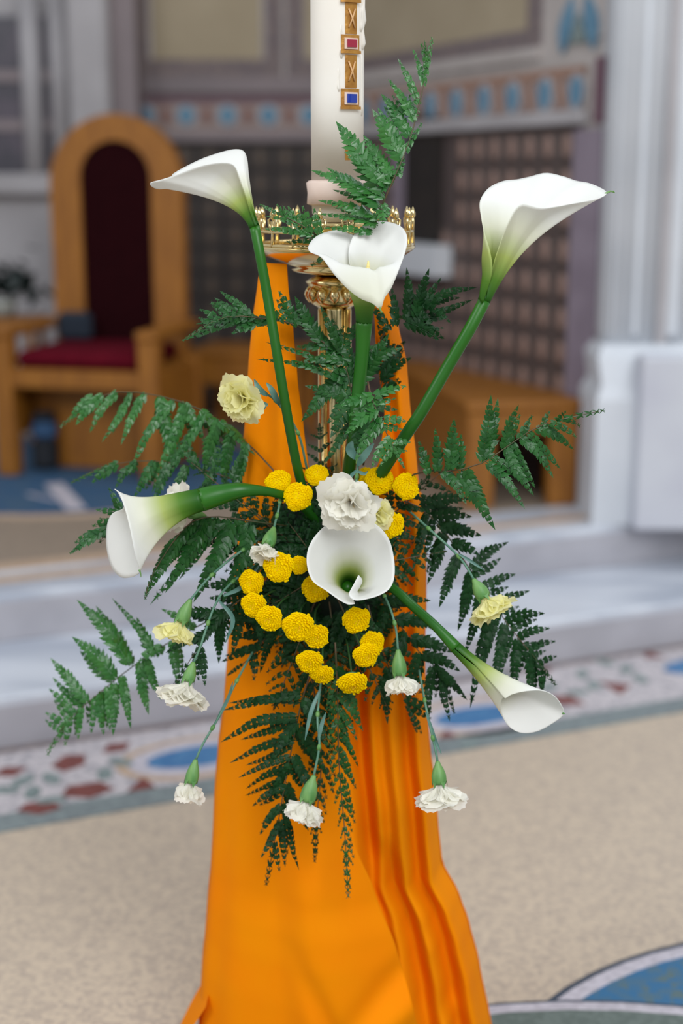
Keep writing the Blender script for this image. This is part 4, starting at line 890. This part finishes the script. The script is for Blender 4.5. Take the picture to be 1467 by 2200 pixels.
BUT = [  # px, py, r px, dD, squash/tilt (direction the head faces: dx,dy in px terms, toward camera 1)
 (598, 1037, 28, .03, (-.2, -.3), 'yellow button bloom at top left of the ring, beside the calla stem'),
 (640, 1067, 31, .01, (-.1, -.2), 'yellow button bloom left of the central white carnation'),
 (680, 1021, 25, .04, (0, -.5), 'topmost yellow button bloom, above the white carnation\'s left edge'),
 (727, 1036, 20, .05, (0, -.4), 'small yellow button bloom peeking out behind the central white carnation'),
 (815, 1033, 31, .04, (.2, -.4), 'yellow button bloom above the pale cream petal, right of the carnation'),
 (785, 1022, 20, .06, (0, -.5), 'yellow button bloom half hidden behind the carnation\'s glaucous stem'),
 (872, 1045, 29, .03, (.4, -.1), 'rightmost yellow button bloom, at the foot of the thick calla stem'),
 (840, 1128, 29, .03, (.4, .2), 'yellow button bloom under the pale cream petal, above central calla'),
 (598, 1218, 33, .0, (-.2, .1), 'yellow button bloom covering part of the half hidden white bud'),
 (641, 1214, 20, .02, (0, .1), 'small yellow button bloom touching the left rim of the central calla'),
 (540, 1251, 28, .02, (-.4, .2), 'leftmost yellow button bloom, top of the short left row'),
 (545, 1300, 28, .015, (-.3, .3), 'yellow button bloom in the middle of the short left row'),
 (579, 1328, 29, .0, (-.2, .4), 'yellow button bloom at the lower end of the short left row'),
 (678, 1264, 30, .02, (0, .2), 'yellow button bloom tucked under the lower left rim of central calla'),
 (640, 1346, 34, .0, (0, .4), 'largest yellow button bloom, left one of a joined pair'),
 (679, 1367, 28, .01, (.1, .5), 'yellow button bloom overlapping the lower right of the largest one'),
 (765, 1332, 30, .01, (.2, .4), 'yellow button bloom straight below the central calla'),
 (665, 1421, 29, .02, (-.1, .6), 'yellow button bloom low in the centre, upper one of two'),
 (692, 1448, 26, .03, (.0, 1.0), 'flattened yellow button bloom low in the centre, lower one of two'),
 (799, 1382, 27, .03, (.4, .2), 'yellow button bloom at lower right, upper half of a merged pair'),
 (786, 1407, 29, .02, (.3, .5), 'yellow button bloom at lower right, lower half of a merged pair'),
 (757, 1466, 33, .03, (.1, 1.2), 'lowest yellow button bloom, seen edge on above the orange cloth')]
for i, (x, y, r, dd, tl, lab) in enumerate(BUT):
    D = 1.955 + dd; c = pt(x, y, D); ax = (-FW + RT * tl[0] - UP * tl[1]).normalized(); R = r * D / FPX * 1.02
    t_ = thing('button_chrysanthemum', lab, 'flower', c, 'yellow button blooms')
    h = bpy.data.objects.new('flower_head', BM[i % 3]); C.objects.link(h); h.parent = t_; h.scale = (R, R, R); h.rotation_euler = ax.to_track_quat('Z', 'Y').to_euler()
    one('lathe', [(.0018, -.010), (R * .35, -.006), (R * .6, -.001)], c - ax * R * .35, ax, n=10).build('calyx', 'btn_stem', t_, True)
    e = FOAM + V(((x - 700) * .0003, -.03, -(y - 1215) * .0003)); b0 = c - ax * (R * .35 + .009)
    one('tube', cr([b0, b0 - ax * .03 + (e - b0) * .25, e], 10), .0014, 6).build('stem', 'btn_stem', t_, True)

# ================================================================ CARNATIONS
def carnation(label, D, cal, ctr, R, petals, m, stem, bmax=95, n=26, seed=1, calr=.0085, leaves=(), center=False, call=.026, ruf=1.0, asp=1.0):
    """cal: px of calyx base (stem joint), ctr: px of the bloom's middle (x,y,dD)"""
    r = random.Random(seed); A = pt(cal[0], cal[1], D + cal[2]); Bc = pt(ctr[0], ctr[1], D + ctr[2]); ax = (Bc - A).normalized()
    kk = D / FPX; Rm = R * kk
    t_ = thing('carnation', label, 'flower', A, 'carnations in the bouquet')
    c0 = A; one('lathe', [(.0022, -.002), (.0035, .0), (.0045, call * .12), (calr * .72, call * .3), (calr * .98, call * .6), (calr, call * .85), (calr * .9, call)], c0, ax, n=18).build('calyx', 'calyx', t_, True)
    e1 = ax.orthogonal().normalized(); e2 = ax.cross(e1); top = c0 + ax * call * .85
    for k in range(5):
        a = 2 * math.pi * k / 5; d = e1 * math.cos(a) + e2 * math.sin(a); s_ = ax.cross(d); b = top + d * calr * .93
        link('sepal', [b - s_ * .004, b + s_ * .004, b + ax * .010 + d * .002], [(0, 1, 2)], 'calyx', t_, False)
    for k in range(n):
        f = (k + .5) / n; ph = k * 2.39996 + r.uniform(-.2, .2); beta = math.radians((12 + (bmax - 12) * f ** .75) + r.uniform(-9, 9)); L = Rm * (.80 + .36 * f) * r.uniform(.92, 1.12)
        if f > .75 and asp != 1: L *= 1
        d = e1 * math.cos(ph) + e2 * math.sin(ph); s_ = ax.cross(d); nu, nt = 12, 7; vs = []
        wmax = Rm * r.uniform(.85, 1.15); p1, p2, f1, f2 = r.uniform(0, 6), r.uniform(0, 6), r.uniform(1.6, 2.6), r.uniform(4, 6.5); am = Rm * .085 * ruf
        cen = top + d * calr * .5 * f + ax * (.002)
        x = 0; z = 0; prev = 0
        path = [(0, 0)]
        for j in range(1, nt + 1):
            t = j / nt; b_ = beta * min(1, (t * 1.25)) ** 1.2; x += math.sin(b_) * L / nt; z += math.cos(b_) * L / nt; path.append((x, z))
        for j in range(nt + 1):
            t = j / nt; x, z = path[j]; b_ = beta * min(1, t * 1.25) ** 1.2; nd = d * math.cos(b_) - ax * math.sin(b_)   # normal
            wd = wmax * (.12 + .88 * smst(0, .85, t))
            for i in range(nu + 1):
                u = (i / nu - .5) * 2; rf = am * (math.sin(u * f1 * 1.6 + p1) + .45 * math.sin(u * f2 + p2)) * t * t
                fan = -(u * u) * wd * .35 * t; ser = (.035 if i % 2 else -.035) * Rm * (1 if j == nt else 0) + (.05 * Rm * math.sin(u * 5 + p2) if j == nt else 0)
                fwd = d * math.sin(b_) + ax * math.cos(b_)
                vs.append(cen + d * x + ax * z + s_ * u * wd * .62 + nd * rf + fwd * (fan + ser) + nd * (u * u) * wd * .10)
        fs = [(j * (nu + 1) + i, j * (nu + 1) + i + 1, (j + 1) * (nu + 1) + i + 1, (j + 1) * (nu + 1) + i) for j in range(nt) for i in range(nu)]
        link('petal', vs, fs, m, t_)
    if center:
        for k in range(9):
            a = r.uniform(0, 6.28); q = top + (e1 * math.cos(a) + e2 * math.sin(a)) * r.uniform(.002, .007)
            one('tube', [q, q + ax * Rm * .35, q + ax * Rm * .55 + (e1 * math.cos(a) + e2 * math.sin(a)) * .004], [.0006, .0005, .0008], 5).build('stamen', 'anther', t_)
    if stem:
        S = cr([pt(p[0], p[1], D + p[2]) for p in stem] + [A], 24); one('tube', S, .0017, 8).build('stem', 'carn_stem', t_, True)
        for q in (.35, .7):
            p, t = lat(S, q); one('lathe', [(.0017, -.004), (.0030, -.001), (.0030, .002), (.0017, .005)], p, t, n=10).build('stem_node', 'calyx', t_, True)
    for lf in leaves:
        P = cr([pt(p[0], p[1], D + (p[2] if len(p) > 2 else 0)) for p in lf[0]], 12); wpx = lf[1] * kk
        vs = []; 
        for j, p in enumerate(P):
            t = (P[min(j + 1, 11)] - P[max(j - 1, 0)]).normalized(); s_ = t.cross(TOCAM).normalized(); w_ = wpx * .5 * math.sin(math.pi * min(.97, .12 + .85 * j / 11)) ** .8
            vs += [p - s_ * w_ , p + TOCAM * -.0012, p + s_ * w_]
        fs = []
        for j in range(11): fs += [(3 * j, 3 * j + 1, 3 * j + 4, 3 * j + 3), (3 * j + 1, 3 * j + 2, 3 * j + 5, 3 * j + 4)]
        link('leaf', vs, fs, 'carn_leaf', t_)
    return t_
carnation('white carnation at the centre, facing the camera above central calla', 1.90, (764, 1050, .045), (748, 1090, -.0), 74, None, 'white_petal', [(770, 960, .05), (768, 1005, .05)], bmax=100, n=24, seed=3, center=True, call=.024, ruf=1.1,
          leaves=[([(764, 985, .04), (752, 965, .035), (757, 948, .03)], 20), ([(768, 1000, .04), (782, 980, .03), (803, 952, .02)], 16), ([(766, 1010, .04), (752, 1025, .03), (745, 1040, .03)], 8), ([(768, 1012, .04), (782, 1018, .03), (790, 1012, .03)], 8)])
carnation('cream carnation at upper left beside the cloth', 1.93, (548, 838, .03), (512, 862, -.005), 62, None, 'cream_petal', [(660, 1010, .1), (640, 930, .07), (600, 870, .05), (575, 848, .04)], bmax=100, n=22, seed=4, center=True, call=.022,
          leaves=[([(575, 850, .03), (556, 835, .02), (546, 815, .02)], 14), ([(600, 870, .03), (585, 840, .02), (572, 822, .02)], 14), ([(575, 870, .03), (556, 868, .03), (540, 880, .03)], 14), ([(570, 870, .03), (550, 890, .03), (538, 905, .03)], 16)])
carnation('pale cream bloom half hidden behind the central white carnation', 1.95, (800, 1090, .05), (822, 1112, .0), 40, None, 'cream_petal', [(740, 1180, .12), (780, 1110, .07)], bmax=80, n=14, seed=5)
carnation('small white carnation bud left, partly covered by a yellow button', 1.95, (588, 1135, .02), (568, 1190, .0), 42, None, 'white_petal', [(606, 1050, .05), (598, 1095, .02)], bmax=45, n=14, seed=6, call=.028, calr=.0095)
carnation('cream carnation hanging at left, above the ruffled white one', 1.96, (408, 1290, .0), (378, 1362, .0), 54, None, 'cream_petal', [(600, 1130, .1), (510, 1190, .05), (450, 1240, .02)], bmax=62, n=22, seed=7, call=.032, calr=.0098)
carnation('ruffled white carnation hanging at the left below the cream one', 1.96, (415, 1425, .0), (396, 1490, -.005), 66, None, 'white_petal', [(600, 1180, .1), (500, 1250, .05), (462, 1300, .02), (430, 1390, .0)], bmax=80, n=30, seed=8, call=.026, calr=.0088,
          leaves=[([(480, 1280, .03), (520, 1260, .03), (560, 1210, .04)], 10), ([(470, 1290, .02), (500, 1330, .02), (485, 1380, .02)], 10)])
carnation('small closed white carnation, lowest at the left', 2.0, (420, 1634, .0), (406, 1700, .0), 44, None, 'white_petal', [(560, 1370, .08), (510, 1460, .03), (470, 1540, .01), (435, 1600, .0)], bmax=42, n=16, seed=9, call=.032, calr=.0095,
          leaves=[([(462, 1555, .01), (490, 1500, .01), (500, 1465, .01)], 8)])
carnation('white carnation hanging lowest in the centre before the cloth', 1.99, (674, 1668, .0), (652, 1745, .0), 54, None, 'white_petal', [(690, 1460, .04), (682, 1540, .01), (686, 1600, .0)], bmax=56, n=22, seed=10, call=.036, calr=.0115,
          leaves=[([(688, 1480, .02), (668, 1530, .01), (655, 1590, .01)], 9), ([(684, 1590, .0), (690, 1560, .0), (700, 1530, .0)], 9)])
carnation('white carnation low at the right edge of the cloth', 1.99, (940, 1638, .0), (946, 1708, .0), 64, None, 'white_petal', [(900, 1440, .06), (915, 1520, .01), (935, 1610, .0)], bmax=80, n=28, seed=11, call=.030, calr=.0105,
          leaves=[([(915, 1530, .0), (935, 1590, .0), (948, 1620, -.002)], 8)])
carnation('small white carnation right of the yellow buttons', 1.98, (855, 1398, .0), (860, 1472, .0), 48, None, 'white_petal', [(800, 1230, .1), (835, 1300, .02), (850, 1350, .0)], bmax=48, n=18, seed=12, call=.034, calr=.0105)
carnation('cream carnation hanging at the right above the lower right calla', 1.97, (1018, 1246, .0), (1052, 1304, .0), 60, None, 'cream_petal', [(870, 1090, .08), (920, 1135, .03), (975, 1185, .01), (1000, 1215, .0)], bmax=78, n=28, seed=13, call=.028, calr=.0105,
          leaves=[([(985, 1190, .0), (1010, 1205, .0), (1040, 1225, .0)], 7)])
carnation('white carnation mostly hidden behind the left calla throat', 1.99, (440, 1110, .03), (372, 1090, .0), 66, None, 'white_petal', [(600, 1160, .08), (520, 1130, .04)], bmax=95, n=18, seed=14)
